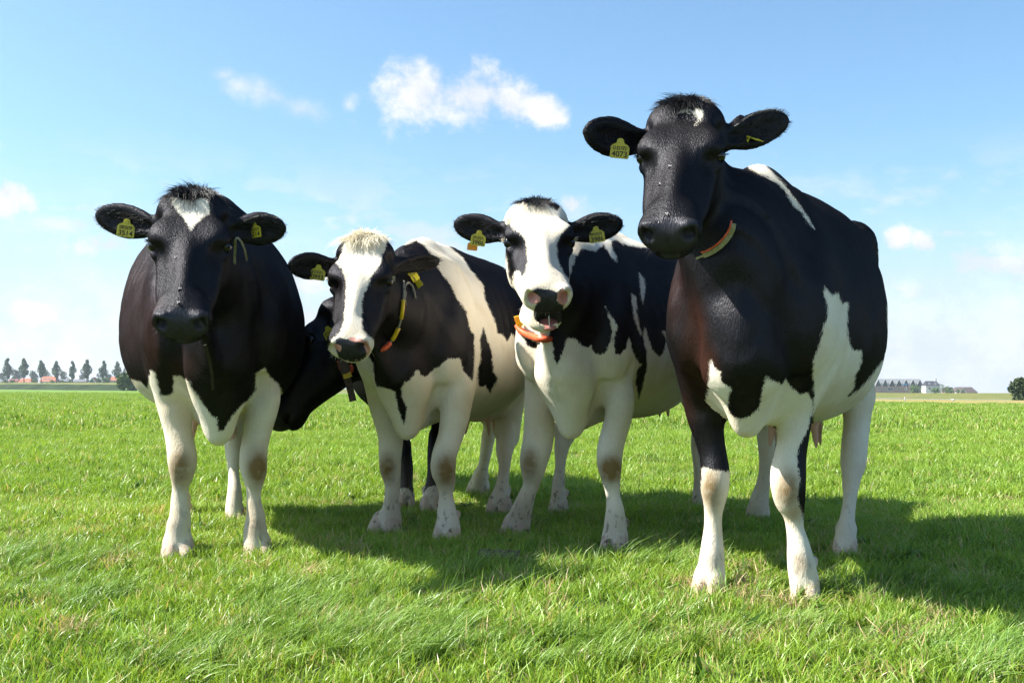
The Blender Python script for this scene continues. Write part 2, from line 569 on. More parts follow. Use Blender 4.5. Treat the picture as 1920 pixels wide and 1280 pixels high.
# ------------------------------------------------------------------ cows
def cow_field(S):
    f = Field()
    s = S['s']
    F0 = np.array([*S['F'], 0.0])
    back = norm([*S['back'], 0])
    head = -back
    lat = np.array([-head[1], head[0], 0.0])
    UP = np.array([0, 0, 1.0])
    def B(y, z, x=0.0):
        return F0 + head * y * s + lat * x * s + UP * z * s
    S['B'] = B
    axes = np.array([lat, head, UP])
    wm = S.get('wm', 1.0)
    rows = [(.27, 1.12, .72, .09, 2.0, 0), (.21, 1.20, .62, .135, 2.0, .1), (.10, 1.34, .565, .205, 2.0, .25),
            (-.06, 1.40, .565, .262, 2.0, .32), (-.25, 1.41, .57, .305, 2.0, .34), (-.5, 1.42, .545, .355, 2.2, .20),
            (-.8, 1.425, .53, .38, 2.4, .09), (-1.1, 1.43, .57, .37, 2.4, .02), (-1.35, 1.44, .72, .315, 2.3, 0),
            (-1.53, 1.43, .86, .25, 2.0, 0), (-1.66, 1.38, .97, .17, 2.0, 0)]
    f.tube([[*B(y, (t + b) / 2), w * s * wm, (t - b) / 2 * s, n, p] for y, t, b, w, n, p in rows], UP, k=0.05)
    f.tube([[*B(y, z), .035 * s, .035 * s, 2, 0] for y, z in ((-.02, 1.355), (-.15, 1.38), (-.4, 1.39), (-.8, 1.405), (-1.2, 1.41), (-1.45, 1.41), (-1.66, 1.36))], UP, k=.06)
    for sx in (-1, 1):
        f.ell(B(-1.36, 1.315, sx * .235), axes, np.array([.065, .10, .065]) * s, k=.11)
        f.ell(B(-1.68, 1.27, sx * .125), axes, np.array([.05, .06, .06]) * s, k=.07)
        f.tube([[*B(.06, .86, sx * .20), .06 * s, .11 * s, 2, 0], [*B(.0, 1.05, sx * .205), .05 * s, .12 * s, 2, 0], [*B(-.08, 1.26, sx * .13), .04 * s, .11 * s, 2, 0]], head, k=.06)
        f.ell(B(.13, .88, sx * .175), axes, np.array([.07, .09, .16]) * s, k=.07)
        f.ell(B(-1.45, 1.0, sx * .205), axes, np.array([.12, .24, .32]) * s, k=.10)
        # hollow of the flank
        f.ell(B(-1.10, 1.22, sx * .44), axes, np.array([.09, .16, .10]) * s, k=.10, mode=-1)
    br = S.get('brisket', .50)
    f.tube([[*B(.27, .86), .07 * s, .06 * s, 2, 0], [*B(.25, .74), .115 * s, .08 * s, 2, 0], [*B(.20, br + .19), .105 * s, .085 * s, 2, 0],
            [*B(.155, br + .10), .062 * s, .075 * s, 2, 0], [*B(.13, br + .035), .024 * s, .05 * s, 2, 0]], head, k=.06)
    f.tube([[*B(.12, br + .09), .045 * s, .06 * s, 2, 0], [*B(-.02, br + .10), .07 * s, .06 * s, 2, 0], [*B(-.2, br + .12), .09 * s, .06 * s, 2, 0]], UP, k=.06)
    # udder and teats
    uz = S.get('udder', .60)
    f.ell(B(-1.22, uz + .06), axes, np.array([.19, .24, .16]) * s, k=.08, grp='udder')
    for sx in (-1, 1):
        for yy in (-1.12, -1.32):
            a, b = B(yy, uz - .08, sx * .085), B(yy + .01, uz - .175, sx * .095)
            f.tube([[*a, .022 * s, .022 * s, 2, 0], [*((a + b) / 2), .016 * s, .016 * s, 2, 0], [*b, .011 * s, .011 * s, 2, 0]], head, k=.02, grp='teat', sub=2)
    # tail
    f.tube([[*B(-1.66, 1.30), .03, .03, 2, 0], [*B(-1.78, 1.20), .025, .025, 2, 0], [*B(-1.82, 1.0), .02, .02, 2, 0], [*B(-1.81, .82), .03, .03, 2, 0], [*B(-1.80, .70), .015, .015, 2, 0]], head, k=.03, grp='tail')
    # legs from measured outlines
    for leg in S['legs']:
        hind = leg['hind']
        rws = leg['rows']
        y0, y1 = rws[0][0], rws[-1][0]
        st = []
        top = B(*((-1.38, .86) if hind else (.0, .84)), leg['side'] * (.17 if hind else .185))
        st.append([*top, (.12 if hind else .085) * s, (.17 if hind else .14) * s, 2.0, 0])
        for (y, xl, xr) in rws:
            t = (y - y0) / (y1 - y0)
            d = leg['dt'] + (leg['dh'] - leg['dt']) * t
            c = P((xl + xr) / 2, y, d)
            z = c[2]
            w = (xr - xl) / 2 / FPX * d
            if hind:
                off = .10 * math.exp(-((z - .50 * s) / .13) ** 2) - .02 * math.exp(-((z - .12) / .1) ** 2)
                c = c + back * off
                r = 1.25 + .55 * math.exp(-((z - .50 * s) / .1) ** 2) + .6 * max(0, (z - .55))
            else:
                r = 1.08 + .9 * max(0, min(z - .42, .25)) + .12 * math.exp(-((z - .12) / .05) ** 2)
                c = c - back * (.025 * math.exp(-((z - .36 * s) / .07) ** 2))
            st.append([*c, w, w * r, 2.0, 0])
        f.tube(st, head, k=.045, grp='hind' if hind else 'fore', sub=4)
        c = np.array(st[-1][:3])
        w = st[-1][3]
        c[2] = -.012
        for sx in (-1, 1):      # the two claws
            f.tube([[*(c + lat * sx * w * .48 + UP * .075 + head * .0), w * .46, w * .60, 2.2, 0],
                    [*(c + lat * sx * w * .52 + UP * .035 + head * .02), w * .55, w * .95, 2.3, 0],
                    [*(c + lat * sx * w * .55 + UP * .012 + head * .03), w * .58, w * 1.1, 2.4, 0]], head, k=.02, grp='hoof', sub=2)
            f.ell(c + lat * sx * w * .5 + UP * .125 - head * w * 1.25, axes, np.array([.016, .016, .022]), k=.02, grp='hoof')
        f.ell(c + UP * .02 + head * w * 1.05, axes, np.array([.004, .035, .035]), k=.012, mode=-1)
    # knobs of the knee joints: slight fore bulge
    # ---------------- head
    hs = S['hs']
    poll = S['poll']
    Y = norm(S['Y']) if 'Y' in S else norm(S['muz'] - poll)
    X = np.asarray(S['hx'], float)
    X = norm(X - Y * (X @ Y))
    Z = np.cross(Y, X)
    A = np.array([X, Y, Z])
    def Hd(x, y, z):
        return poll + hs * (X * x + Y * y + Z * z)
    S['Hd'], S['HA'] = Hd, A
    def hel(x, y, z, r, k=.03, mode=1, rot=None, grp='head'):
        f.ell(Hd(x, y, z), A if rot is None else rot @ A, np.array(r) * hs, k=k * hs, mode=mode, grp=grp)
    def htube(rows, k, grp='head', dz=None):
        f.tube([[*Hd(0, y, (t + b) / 2 + (dz(y) if dz else 0)), w * hs, (t - b) / 2 * hs, n, p] for y, t, b, w, n, p in rows], Z, k=k, grp=grp)
    # neck
    n3 = Hd(0, .06, -.19)
    n0, n1 = B(-.14, 1.08), B(.10, 1.09)
    n2 = .5 * (n1 + n3) + np.array(S.get('nbow', (0, 0, .0)))
    f.tube([[*n0, .18 * s, .28 * s, 2.0, .2], [*n1, .145 * s, .25 * s, 2.0, .2], [*n2, S.get('nw', .125) * s, .19 * s, 2.0, .1],
            [*n3, .10 * hs, .135 * hs, 2.0, 0], [*Hd(0, .07, -.12), .085 * hs, .10 * hs, 2, 0]],
           [UP, norm(UP * 1.0 + back * .2), norm(UP + back * .5 - Y * .5), -Y, -Y], k=.06, grp='neck')
    # dewlap: loose fold from throat to brisket
    th = Hd(0, .16, -.27)
    bk = B(.24, .74)
    mid = .5 * (th + bk) + back * .01 - UP * .05
    f.tube([[*th, .03, .05, 2, 0], [*mid, .028, .085 * s, 2, 0], [*bk, .035, .08, 2, 0], [*B(.16, br + .05), .03, .05, 2, 0]], norm(back + UP * .2), k=.06, grp='neck')
    op = S.get('open', 0.0)
    dz = (lambda y: -op * max(0, (y - .1)) / .37) if op else None
    htube([(.0, -.018, -.15, .074, 2.2, 0), (.04, -.002, -.165, .098, 2.3, 0), (.08, .006, -.17, .110, 2.4, 0), (.12, .010, -.17, .112, 2.5, -.02), (.17, .010, -.165, .107, 2.5, 0),
           (.23, .003, -.155, .097, 2.1, .22), (.30, -.004, -.145, .083, 2.0, .32), (.38, -.008, -.135, .074, 2.0, .30), (.43, -.008, -.13, .075, 2.4, .12), (.47, -.012, -.125, .079, 2.4, .02)], .03 * hs)
    htube([(.03, -.10, -.215, .070, 2.2, 0), (.07, -.10, -.262, .088, 2.2, 0), (.14, -.10, -.27, .096, 2.2, 0), (.22, -.10, -.24, .088, 2.2, 0),
           (.3, -.09, -.205, .076, 2.2, 0), (.38, -.085, -.172, .066, 2.2, 0), (.44, -.08, -.155, .058, 2.2, 0)], .035 * hs, dz=dz)
    htube([(.445, -.008, -.118, .074, 2.5, 0), (.48, -.012, -.12, .084, 2.6, -.05), (.495, -.022, -.116, .082, 2.6, -.08)], .025 * hs, grp='head')
    hel(0, .31, -.016, (.020, .15, .020), k=.03)
    hel(0, -.015, -.040, (.085, .05, .055), k=.05)
    hel(0, -.035, -.030, (.05, .045, .035), k=.04)
    for sx in (-1, 1):
        hel(sx * .062, .012, -.055, (.05, .05, .06), k=.05)
    hel(0, .46, -.135 - op, (.058, .05, .032), k=.03)
    for sx in (-1, 1):
        hel(sx * .082, .105, -.17, (.02, .085, .08), k=.04)
        hel(sx * .088, .150, -.030, (.030, .060, .028), k=.06)
        hel(sx * .074, .29, -.090, (.018, .10, .018), k=.03)
        hel(sx * .114, .149, -.041, (.013, .030, .012), k=.012)     # upper lid
        hel(sx * .109, .190, -.062, (.012, .03, .012), k=.015)     # lower lid
        hel(sx * .121, .166, -.048, (.014, .020, .017), k=.006, mode=-1)
        hel(sx * .098, .225, -.03, (.02, .03, .02), k=.04, mode=-1)   # hollow in front of the eye
        hel(sx * .112, .085, -.060, (.016, .035, .03), k=.05, mode=-1)  # temple
        c_, s_ = math.cos(sx * .55), math.sin(sx * .55)
        rot = np.array([[c_, 0, s_], [0, 1, 0], [-s_, 0, c_]])
        hel(sx * .054, .515, -.040, (.028, .024, .030), k=.02)
        hel(sx * .056, .542, -.047, (.016, .045, .025), k=.010, mode=-1, rot=rot)
        hel(sx * .070, .533, -.032, (.012, .020, .012), k=.012, mode=-1)
    if op:
        mp = f.march(1029, 603, 3.3, 4.2)
        f.ell(mp + Y * 0 - Z * .0 + np.array([0, .02, 0]), A, np.array([.040, .022, .038]) * hs, k=.010, mode=-1, grp='head')
        S['mouth'] = mp
    else:
        hel(0, .52, -.125, (.085, .075, .0035), k=.012, mode=-1)
    hel(0, .545, -.07, (.004, .012, .05), k=.008, mode=-1)     # philtrum
    # ears
    S['ears'] = []
    for sx, (tx, ty, td), nrm in S['eartips']:
        b = Hd(sx * .098, .045, -.085)
        tip = P(tx, ty, td)
        ax = norm(tip - b)
        L = np.linalg.norm(tip - b)
        nv = np.asarray(nrm, float)
        nv = norm(nv - ax * (nv @ ax))
        wv = np.cross(ax, nv)
        q = S.get('earw', 1.0)
        prof = [(.0, .028, .026), (.18, .036, .026), (.38, .052, .024), (.58, .060, .021), (.78, .052, .019), (.92, .036, .015), (.985, .018, .011)]
        f.tube([[*(b + ax * L * t - nv * .012 * math.sin(t * math.pi)), w_ * q, h_ * q, 2.2, 0] for t, w_, h_ in prof], nv, k=.025, grp='ear')
        fr = np.array([wv, ax, nv])
        f.ell(b + ax * L * .60 + nv * .030 * q, fr, np.array([.040 * q, L * .34, .036 * q]), k=.012, mode=-1, grp='ear')
        f.ell(b + ax * L * .30 + nv * .030 * q, fr, np.array([.022 * q, L * .22, .034 * q]), k=.015, mode=-1, grp='ear')
        S['ears'].append((b, ax, wv, nv, L, q))
    return f

def crop(ox, oy, sc):
    return lambda pts: [(ox + x / sc, oy + y / sc) for x, y in pts]

# coat, skin and hair materials
def coat_material(name, dark=(.0034, .0030, .0033), wet=0.11):
    m, t, b = material(name)
    tc = t.add('ShaderNodeTexCoord')
    o = tc.outputs['Object']
    st = t.add('ShaderNodeMapping', {0: o})
    st.inputs['Scale'].default_value = (1.0, 1.0, 0.2)
    n1 = t.noise(st.outputs[0], 340.0, 2.0, 0.6)
    n2 = t.noise(o, 34.0, 2.0, 0.5)
    n3 = t.noise(o, 6.0, 2.0, 0.55)
    ns = n1
    sd = t.attr('coat')
    e = t.m('ADD', sd, t.m('MULTIPLY', t.m('SUBTRACT', n1, 0.5), 0.026))
    e = t.m('ADD', e, t.m('MULTIPLY', t.m('SUBTRACT', n2, 0.5), 0.016))
    white = t.smooth(e, -0.0035, 0.0035)
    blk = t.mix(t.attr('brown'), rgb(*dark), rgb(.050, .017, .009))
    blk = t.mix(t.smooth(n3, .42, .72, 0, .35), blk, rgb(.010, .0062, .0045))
    wht = t.mix(t.smooth(n3, .35, .75), rgb(.74, .68, .565), rgb(.64, .555, .415))
    wht = t.mix(t.smooth(ns, .35, .7, 0, .30), wht, rgb(.52, .45, .335))
    tan = t.m('MULTIPLY', t.attr('tan'), t.smooth(n2, .2, .6, .7, 1.0))
    wht = t.mix(tan, wht, rgb(.21, .135, .055))
    pinkish = t.m('MULTIPLY', t.attr('flesh'), .8)
    wht = t.mix(pinkish, wht, rgb(.55, .30, .23))
    blk = t.mix(t.smooth(t.noise(o, 210.0, 1.0, .5), .76, .80, 0, .5), blk, rgb(.06, .055, .05))
    c = t.mix(white, blk, wht)
    # naked muzzle skin
    skin = t.attr('skin')
    pk = t.attr('pink')
    pke = t.smooth(t.m('ADD', pk, t.m('MULTIPLY', t.m('SUBTRACT', n1, .5), .012)), -.001, .001)
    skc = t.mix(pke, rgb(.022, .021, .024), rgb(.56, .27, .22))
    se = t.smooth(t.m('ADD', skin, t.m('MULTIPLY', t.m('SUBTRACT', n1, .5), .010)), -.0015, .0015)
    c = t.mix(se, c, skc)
    # mud on the lower legs
    st2m = t.add('ShaderNodeMapping', {0: o})
    st2m.inputs['Scale'].default_value = (1.0, 1.0, 0.5)
    mud = t.m('MULTIPLY', t.attr('mud'), t.smooth(t.noise(st2m.outputs[0], 40.0, 3.0, .6), .55, .66))
    c = t.mix(mud, c, rgb(.035, .028, .022))
    dust = t.m('MULTIPLY', t.attr('mud'), .38)
    c = t.mix(dust, c, rgb(.30, .22, .16))
    r = t.m('MULTIPLY_ADD', n2, .14, .36)
    r = t.m('ADD', t.m('MULTIPLY', r, t.m('SUBTRACT', 1.0, se)), t.m('MULTIPLY', se, .34))
    st2 = t.add('ShaderNodeMapping', {0: o})
    st2.inputs['Scale'].default_value = (1.0, 1.0, 0.16)
    nsk = t.noise(st2.outputs[0], 95.0, 2.0, .6, .6)
    hb = t.m('ADD', t.m('ADD', n1, t.m('MULTIPLY', n2, .15)), t.m('MULTIPLY', nsk, .9))
    bp = t.add('ShaderNodeBump', {'Strength': 0.62, 'Distance': 0.004, 'Height': hb})
    df = t.add('ShaderNodeBsdfDiffuse', {'Color': c, 'Roughness': .4, 'Normal': bp.outputs[0]})
    gc = t.mix(white, rgb(.020, .020, .022), rgb(.010, .010, .009))
    gc = t.mix(se, gc, rgb(.026, .026, .028))
    gl = t.add('ShaderNodeBsdfGlossy', {'Color': gc, 'Roughness': r, 'Normal': bp.outputs[0]})
    ad = t.add('ShaderNodeAddShader', {0: df.outputs[0], 1: gl.outputs[0]})
    t.n.remove(b)
    t.l.new(ad.outputs[0], t.n['Material Output'].inputs[0])
    return m

M_COAT = coat_material('cow_coat')
M_HAIRB = plain('black_hair', (.011, .010, .010), .42, .5, .5, 60)
M_HAIRW = plain('cream_hair', (.88, .80, .62), .55, .4, .15, 60)
M_EYE = plain('eye_dark', (.004, .003, .003), .05, .45, .2, 40)
M_TAG = plain('yellow_tag_plastic', (.50, .41, .018), .4, .5, .08, 40)
M_TAGO = plain('orange_tag_plastic', (.70, .27, .012), .4, .5, .08, 40)
M_INK = plain('tag_ink', (.03, .026, .012), .6, .3, .1, 40)
M_RED = plain('orange_strap', (.62, .095, .03), .5, .4, .15, 50)
M_YEL = plain('yellow_rubber', (.66, .43, .01), .4, .5, .1, 50)
M_ROPE = plain('grey_cord', (.20, .19, .16), .8, .2, .2, 90)
M_LEATHER = plain('brown_leather_strap', (.075, .042, .024), .55, .4, .3, 60)
M_KHAKI = plain('khaki_webbing', (.30, .28, .13), .8, .2, .2, 120)
M_TONGUE = plain('tongue_pink', (.42, .17, .14), .3, .5, .1, 50)
M_TEETH = plain('teeth_ivory', (.62, .56, .36), .35, .5, .15, 90)
M_DROOL = plain('milky_drool', (.75, .77, .75), .15, .6, .03, 50)

def strands(pts, dirs, lens, width, bend, seg=4, jitter=.25):
    """thin tapering three sided hairs -> verts, tri faces"""
    n = len(pts)
    dirs = dirs + rng.normal(0, jitter, dirs.shape)
    dirs /= np.linalg.norm(dirs, axis=1)[:, None]
    a = np.cross(dirs, np.array([.31, .52, .79]))
    a /= np.linalg.norm(a, axis=1)[:, None]
    b = np.cross(dirs, a)
    bend = np.broadcast_to(np.asarray(bend, float), (n, 3)) + rng.normal(0, .18, (n, 3))
    V = []
    for i in range(seg + 1):
        t = i / seg
        c = pts + dirs * (lens * t)[:, None] + bend * (lens * t * t * .5)[:, None]
        w = width * (1 - t) ** .6 + 0.0001
        for j in range(3):
            an = j * 2.0944
            V.append(c + (a * math.cos(an) + b * math.sin(an)) * w)
    V = np.stack(V, 1)                # n, (seg+1)*3, 3
    m = (seg + 1) * 3
    q = []
    for i in range(seg):
        for j in range(3):
            q.append((i * 3 + j, i * 3 + (j + 1) % 3, i * 3 + 3 + (j + 1) % 3, i * 3 + 3 + j))
    q = np.array(q)
    Q = (np.arange(n)[:, None, None] * m + q[None]).reshape(-1, 4)
    return V.reshape(-1, 3), Q

def to_surface(f, p, it=3):
    for _ in range(it):
        e = .004
        n0 = len(p)
        d = f.eval(np.vstack([p] + [p + np.eye(3)[i] * e for i in range(3)]), near=.08).reshape(4, n0)
        g = np.stack([d[i + 1] - d[0] for i in range(3)], 1) / e
        d = d[0]
        nn = np.linalg.norm(g, axis=1)[:, None] + 1e-6
        p = p - g / nn * np.clip(d, -.03, .03)[:, None]
    return p, g / nn

GLYPH_FONT = None
def text_mesh(body, size):
    cu = bpy.data.curves.new('t', 'FONT')
    cu.body = body
    cu.size = size
    cu.align_x = 'CENTER'
    cu.align_y = 'CENTER'
    cu.extrude = 0.0
    cu.offset = size * .018
    o = bpy.data.objects.new('t', cu)
    COL.objects.link(o)
    dg = bpy.context.evaluated_depsgraph_get()
    me = bpy.data.meshes.new_from_object(o.evaluated_get(dg))
    v = np.array([x.co[:] for x in me.vertices])
    fc = [tuple(p.vertices) for p in me.polygons]
    bpy.data.objects.remove(o)
    bpy.data.curves.remove(cu)
    bpy.data.meshes.remove(me)
    return v, fc

def slab(outline, th):
    """flat outline (2d) -> closed thin prism verts, faces"""
    n = len(outline)
    v = [(x, y, th / 2) for x, y in outline] + [(x, y, -th / 2) for x, y in outline]
    fc = [tuple(range(n)), tuple(range(2 * n - 1, n - 1, -1))]
    for i in range(n):
        j = (i + 1) % n
        fc.append((i, i + n, j + n, j))
    return np.array(v), fc

TAG_OUT = [(x_ * .96, y_ * .80) for x_, y_ in [(-.027, -.030), (-.024, -.034), (.024, -.034), (.027, -.030), (.027, .004), (.022, .012), (.011, .018), (.009, .030), (.004, .034), (-.004, .034), (-.009, .030), (-.011, .018), (-.022, .012), (-.027, .004)]]

def ear_tag(root, f, px, py, d0, d1, width_px, num, tilt, nrm, mat, label=None, fixed=None, smear=True):
    c = f.march(px, py, d0, d1) if fixed is None else P(px, py, fixed)
    if c is None:
        c = P(px, py, (d0 + d1) / 2)
    sc = width_px / FPX * c[1] / .054
    nv = norm(nrm)
    c = c + nv * .014
    a = math.radians(tilt)
    r0 = norm(np.cross([0, 0, 1], nv)) * 1.0
    u0 = np.cross(nv, r0)
    r = r0 * math.cos(a) - u0 * math.sin(a)
    u = r0 * math.sin(a) + u0 * math.cos(a)
    M = np.array([r, u, nv]) * sc
    v, fc = slab(TAG_OUT, .0022)
    t = mesh_obj('ear_tag', c + v @ M, fc, mat, root)
    if label:
        t['label'] = label
    vs, fs = [], []
    def put(v, fc_):
        o = len(vs)
        vs.extend(v)
        fs.extend([tuple(i + o for i in q) for q in fc_])
    if num:
        tv, tf = text_mesh(num, .0215)
        put(c + (tv + np.array([0, -.0165, .0018])) @ M, tf)
    if smear:
        for yy in (-.002, .0035):
            x = -.019
            while x < .018:
                w_ = random.uniform(.0015, .004)
                put(c + np.array([(x, yy - .0022, .0018), (x + w_, yy - .0022, .0018), (x + w_, yy + .0022, .0018), (x, yy + .0022, .0018)]) @ M, [(0, 1, 2, 3)])
                x += w_ + random.uniform(.001, .0035)
    if vs:
        mesh_obj('tag_number', vs, fs, M_INK, t)
    # stud through the ear
    k = 8
    sv = [(.0055 * math.cos(i * 2 * math.pi / k), .019 + .0055 * math.sin(i * 2 * math.pi / k), z) for z in (.003, -.02) for i in range(k)]
    sf = [tuple(range(k))] + [(i, i + k, (i + 1) % k + k, (i + 1) % k) for i in range(k)]
    mesh_obj('tag_stud', c + np.array(sv) @ M, sf, mat, t)
    return t

def ribbon(pts, ups, w, th):
    """band with rectangular section along points; ups: outward normals"""
    pts = np.asarray(pts, float)
    n = len(pts)
    V, Q = [], []
    for i in range(n):
        tn = norm(pts[min(i + 1, n - 1)] - pts[max(i - 1, 0)])
        o = norm(ups[i] - tn * (ups[i] @ tn))
        sd = np.cross(tn, o)
        ww = w[i] if hasattr(w, '__len__') else w
        for a, b in ((-1, 0), (1, 0), (1, 1), (-1, 1)):
            V.append(pts[i] + sd * a * ww / 2 + o * b * th)
    for i in range(n - 1):
        for j in range(4):
            Q.append((i * 4 + j, i * 4 + (j + 1) % 4, i * 4 + 4 + (j + 1) % 4, i * 4 + 4 + j))
    Q.append((3, 2, 1, 0))
    Q.append(tuple(n * 4 - 4 + j for j in range(4)))
    return V, Q

def tube_mesh(pts, r, k=8):
    pts = np.asarray(pts, float)
    n = len(pts)
    V, Q = [], []
    ref = np.array([.2, .5, .84])
    for i in range(n):
        tn = norm(pts[min(i + 1, n - 1)] - pts[max(i - 1, 0)])
        a = norm(np.cross(tn, ref))
        b = np.cross(tn, a)
        rr = r[i] if hasattr(r, '__len__') else r
        for j in range(k):
            V.append(pts[i] + (a * math.cos(j * 2 * math.pi / k) + b * math.sin(j * 2 * math.pi / k)) * rr)
    for i in range(n - 1):
        for j in range(k):
            Q.append((i * k + j, i * k + (j + 1) % k, i * k + k + (j + 1) % k, i * k + k + j))
    Q.append(tuple(range(k - 1, -1, -1)))
    Q.append(tuple((n - 1) * k + j for j in range(k)))
    return V, Q

def make_cow(S):
    t0 = time.time()
    f = cow_field(S)
    vox = max(VOX, S.get('vox', 0))
    V, Q = f.mesh(vox)
    V = smooth_verts(V, Q, 1, .4)
    hl = (V - S['poll']) @ S['HA'].T / S['hs']
    V = smooth_verts(V, Q, 8, .6, np.clip((-.02 - np.minimum(hl[:, 1], hl[:, 2] + .22)) / .08, 0, 1) * np.clip((V[:, 2] - .2) / .2, 0, 1))
    root = empty('cow', (*S['F'], 0.0), S['label'], 'cow', 'black and white cows standing in the meadow')
    root_inv = np.array([*S['F'], 0.0])
    body = np_mesh('body', V - 0.0, Q, M_COAT, root)
    me = body.data
    nrm = np.empty(len(V) * 3, np.float32)
    me.vertex_normals.foreach_get('vector', nrm)
    nrm = nrm.reshape(-1, 3)
    hd2 = -norm([*S['back'], 0])
    yb = (V - root_inv) @ hd2
    xb = (V - root_inv) @ np.array([-hd2[1], hd2[0], 0])
    zb = V[:, 2]
    torso = np.clip((zb - .55) / .15, 0, 1) * np.clip((.02 - np.maximum(np.minimum(hl[:, 1] + .04, hl[:, 2] + .3), -9)) / .05, 0, 1)
    sd_ = np.sign(xb) * 50
    ribs = np.cos(2 * np.pi * (yb + .15 * zb) / .085) * np.exp(-((yb + .62) / .30) ** 2) * np.exp(-((zb - 1.05) / .22) ** 2) * .0030
    fold = (vnoise((yb * .9 + xb * .5) * 26 + sd_, zb * 4.5 + yb * 6, 21) - .5) * .010 * np.exp(-((yb - .18) / .26) ** 2)
    lump = (vnoise(yb * 9 + sd_, zb * 8, 22) - .5) * .010 + (vnoise(yb * 21 + sd_, zb * 17, 23) - .5) * .004
    V = V + nrm * ((ribs + fold + lump) * torso)[:, None]
    me.vertices.foreach_set('co', V.astype(np.float32).ravel())
    me.update()
    px = 960 + V[:, 0] / V[:, 1] * FPX
    py = HZ - (V[:, 2] - CAMH) / V[:, 1] * FPX
    mpp = V[:, 1] / FPX
    groups = ('body', 'neck', 'head', 'ear', 'fore', 'hind', 'udder', 'teat', 'hoof', 'tail')
    CS = 20000
    gparts = list(POOL.map(lambda i: f.eval(V[i:i + CS], groups)[1], range(0, len(V), CS)))
    G = {g: np.concatenate([q[g] for q in gparts]) for g in groups}
    GM = np.stack([G[g] for g in groups], 1)
    gi = GM.argmin(1)
    gid = {g: i for i, g in enumerate(groups)}
    def ing(*gs):
        return np.isin(gi, [gid[g] for g in gs])
    coat = np.full(len(V), .5)
    BG = ('body', 'neck', 'fore', 'hind', 'udder', 'teat', 'hoof', 'tail')
    for g, base in S['base'].items():
        sel = ing(*(BG if g == 'torso' else (g,)))
        coat[sel] = .5 if base == 'white' else -.5
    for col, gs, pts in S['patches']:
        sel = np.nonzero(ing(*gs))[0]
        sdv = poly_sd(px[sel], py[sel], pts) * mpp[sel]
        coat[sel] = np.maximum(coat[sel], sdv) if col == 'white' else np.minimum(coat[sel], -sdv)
    def add(name, arr):
        a = me.attributes.new(name, 'FLOAT', 'POINT')
        a.data.foreach_set('value', arr.astype(np.float32))
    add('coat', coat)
    hl = (V - S['poll']) @ S['HA'].T / S['hs']
    # naked skin of the muzzle: a measured outline, or the nose plate; its dark tone also shades the open mouth
    skin = np.full(len(V), -.5)
    hsel = ing('head')
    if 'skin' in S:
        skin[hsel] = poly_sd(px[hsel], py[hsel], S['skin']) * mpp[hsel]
    else:
        e = np.minimum(hl[:, 1] - .478 - .35 * np.abs(hl[:, 2] + .06), .05)
        e = np.minimum(e, .078 - np.abs(hl[:, 0]))
        skin[hsel] = e[hsel]
    skin[hl[:, 1] < .40] = -.5
    pink = np.full(len(V), -.5)
    for pts in S.get('pink', []):
        pink[hsel] = np.maximum(pink[hsel], poly_sd(px[hsel], py[hsel], pts) * mpp[hsel])
    for pts in S.get('unpink', []):
        pink[hsel] = np.minimum(pink[hsel], -poly_sd(px[hsel], py[hsel], pts) * mpp[hsel])
    if S.get('pink'):
        skin = np.maximum(skin, np.where(hl[:, 1] > .40, pink, -.5))
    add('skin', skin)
    add('pink', pink)
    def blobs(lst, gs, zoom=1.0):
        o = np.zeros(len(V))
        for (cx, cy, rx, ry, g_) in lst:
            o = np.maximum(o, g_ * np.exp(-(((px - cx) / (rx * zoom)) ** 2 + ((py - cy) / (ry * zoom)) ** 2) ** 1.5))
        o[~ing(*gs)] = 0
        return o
    add('tan', blobs(S.get('tan', []), ('fore', 'hoof', 'hind'), 1.3))
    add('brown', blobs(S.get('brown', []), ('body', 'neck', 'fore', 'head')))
    mud = np.clip(1 - (V[:, 2] - .05) / S.get('mudh', .25), 0, 1) * np.where(ing('hind', 'hoof', 'fore'), 1, 0) * S.get('mud', .7)
    mud = np.clip(np.where(ing('hind'), mud, mud * .95) * 1.25 + np.where(ing('hoof'), .25, 0), 0, 1)
    add('mud', mud)
    fl = np.where(ing('teat'), 1.0, 0) + np.where(ing('hoof'), .45, 0) + np.where(ing('udder'), .35, 0)
    add('flesh', np.clip(fl, 0, 1))
    # eyes
    for sx in (-1, 1):
        c = S['Hd'](sx * .1085, .167, -.049)
        r = .0215 * S['hs']
        vs, fs = [], []
        nu, nv_ = 14, 9
        for i in range(nv_ + 1):
            th = math.pi * i / nv_
            for j in range(nu):
                ph = 2 * math.pi * j / nu
                vs.append(c + r * np.array([math.sin(th) * math.cos(ph), math.sin(th) * math.sin(ph), math.cos(th)]))
        for i in range(nv_):
            for j in range(nu):
                fs.append((i * nu + j, i * nu + (j + 1) % nu, (i + 1) * nu + (j + 1) % nu, (i + 1) * nu + j))
        mesh_obj('eye', vs, fs, M_EYE, root, True)
    hair_parts(S, f, root)
    print('cow', S['label'][:30], len(V), 'verts', round(time.time() - t0, 1), 's')
    S['field'], S['root'] = f, root
    return S

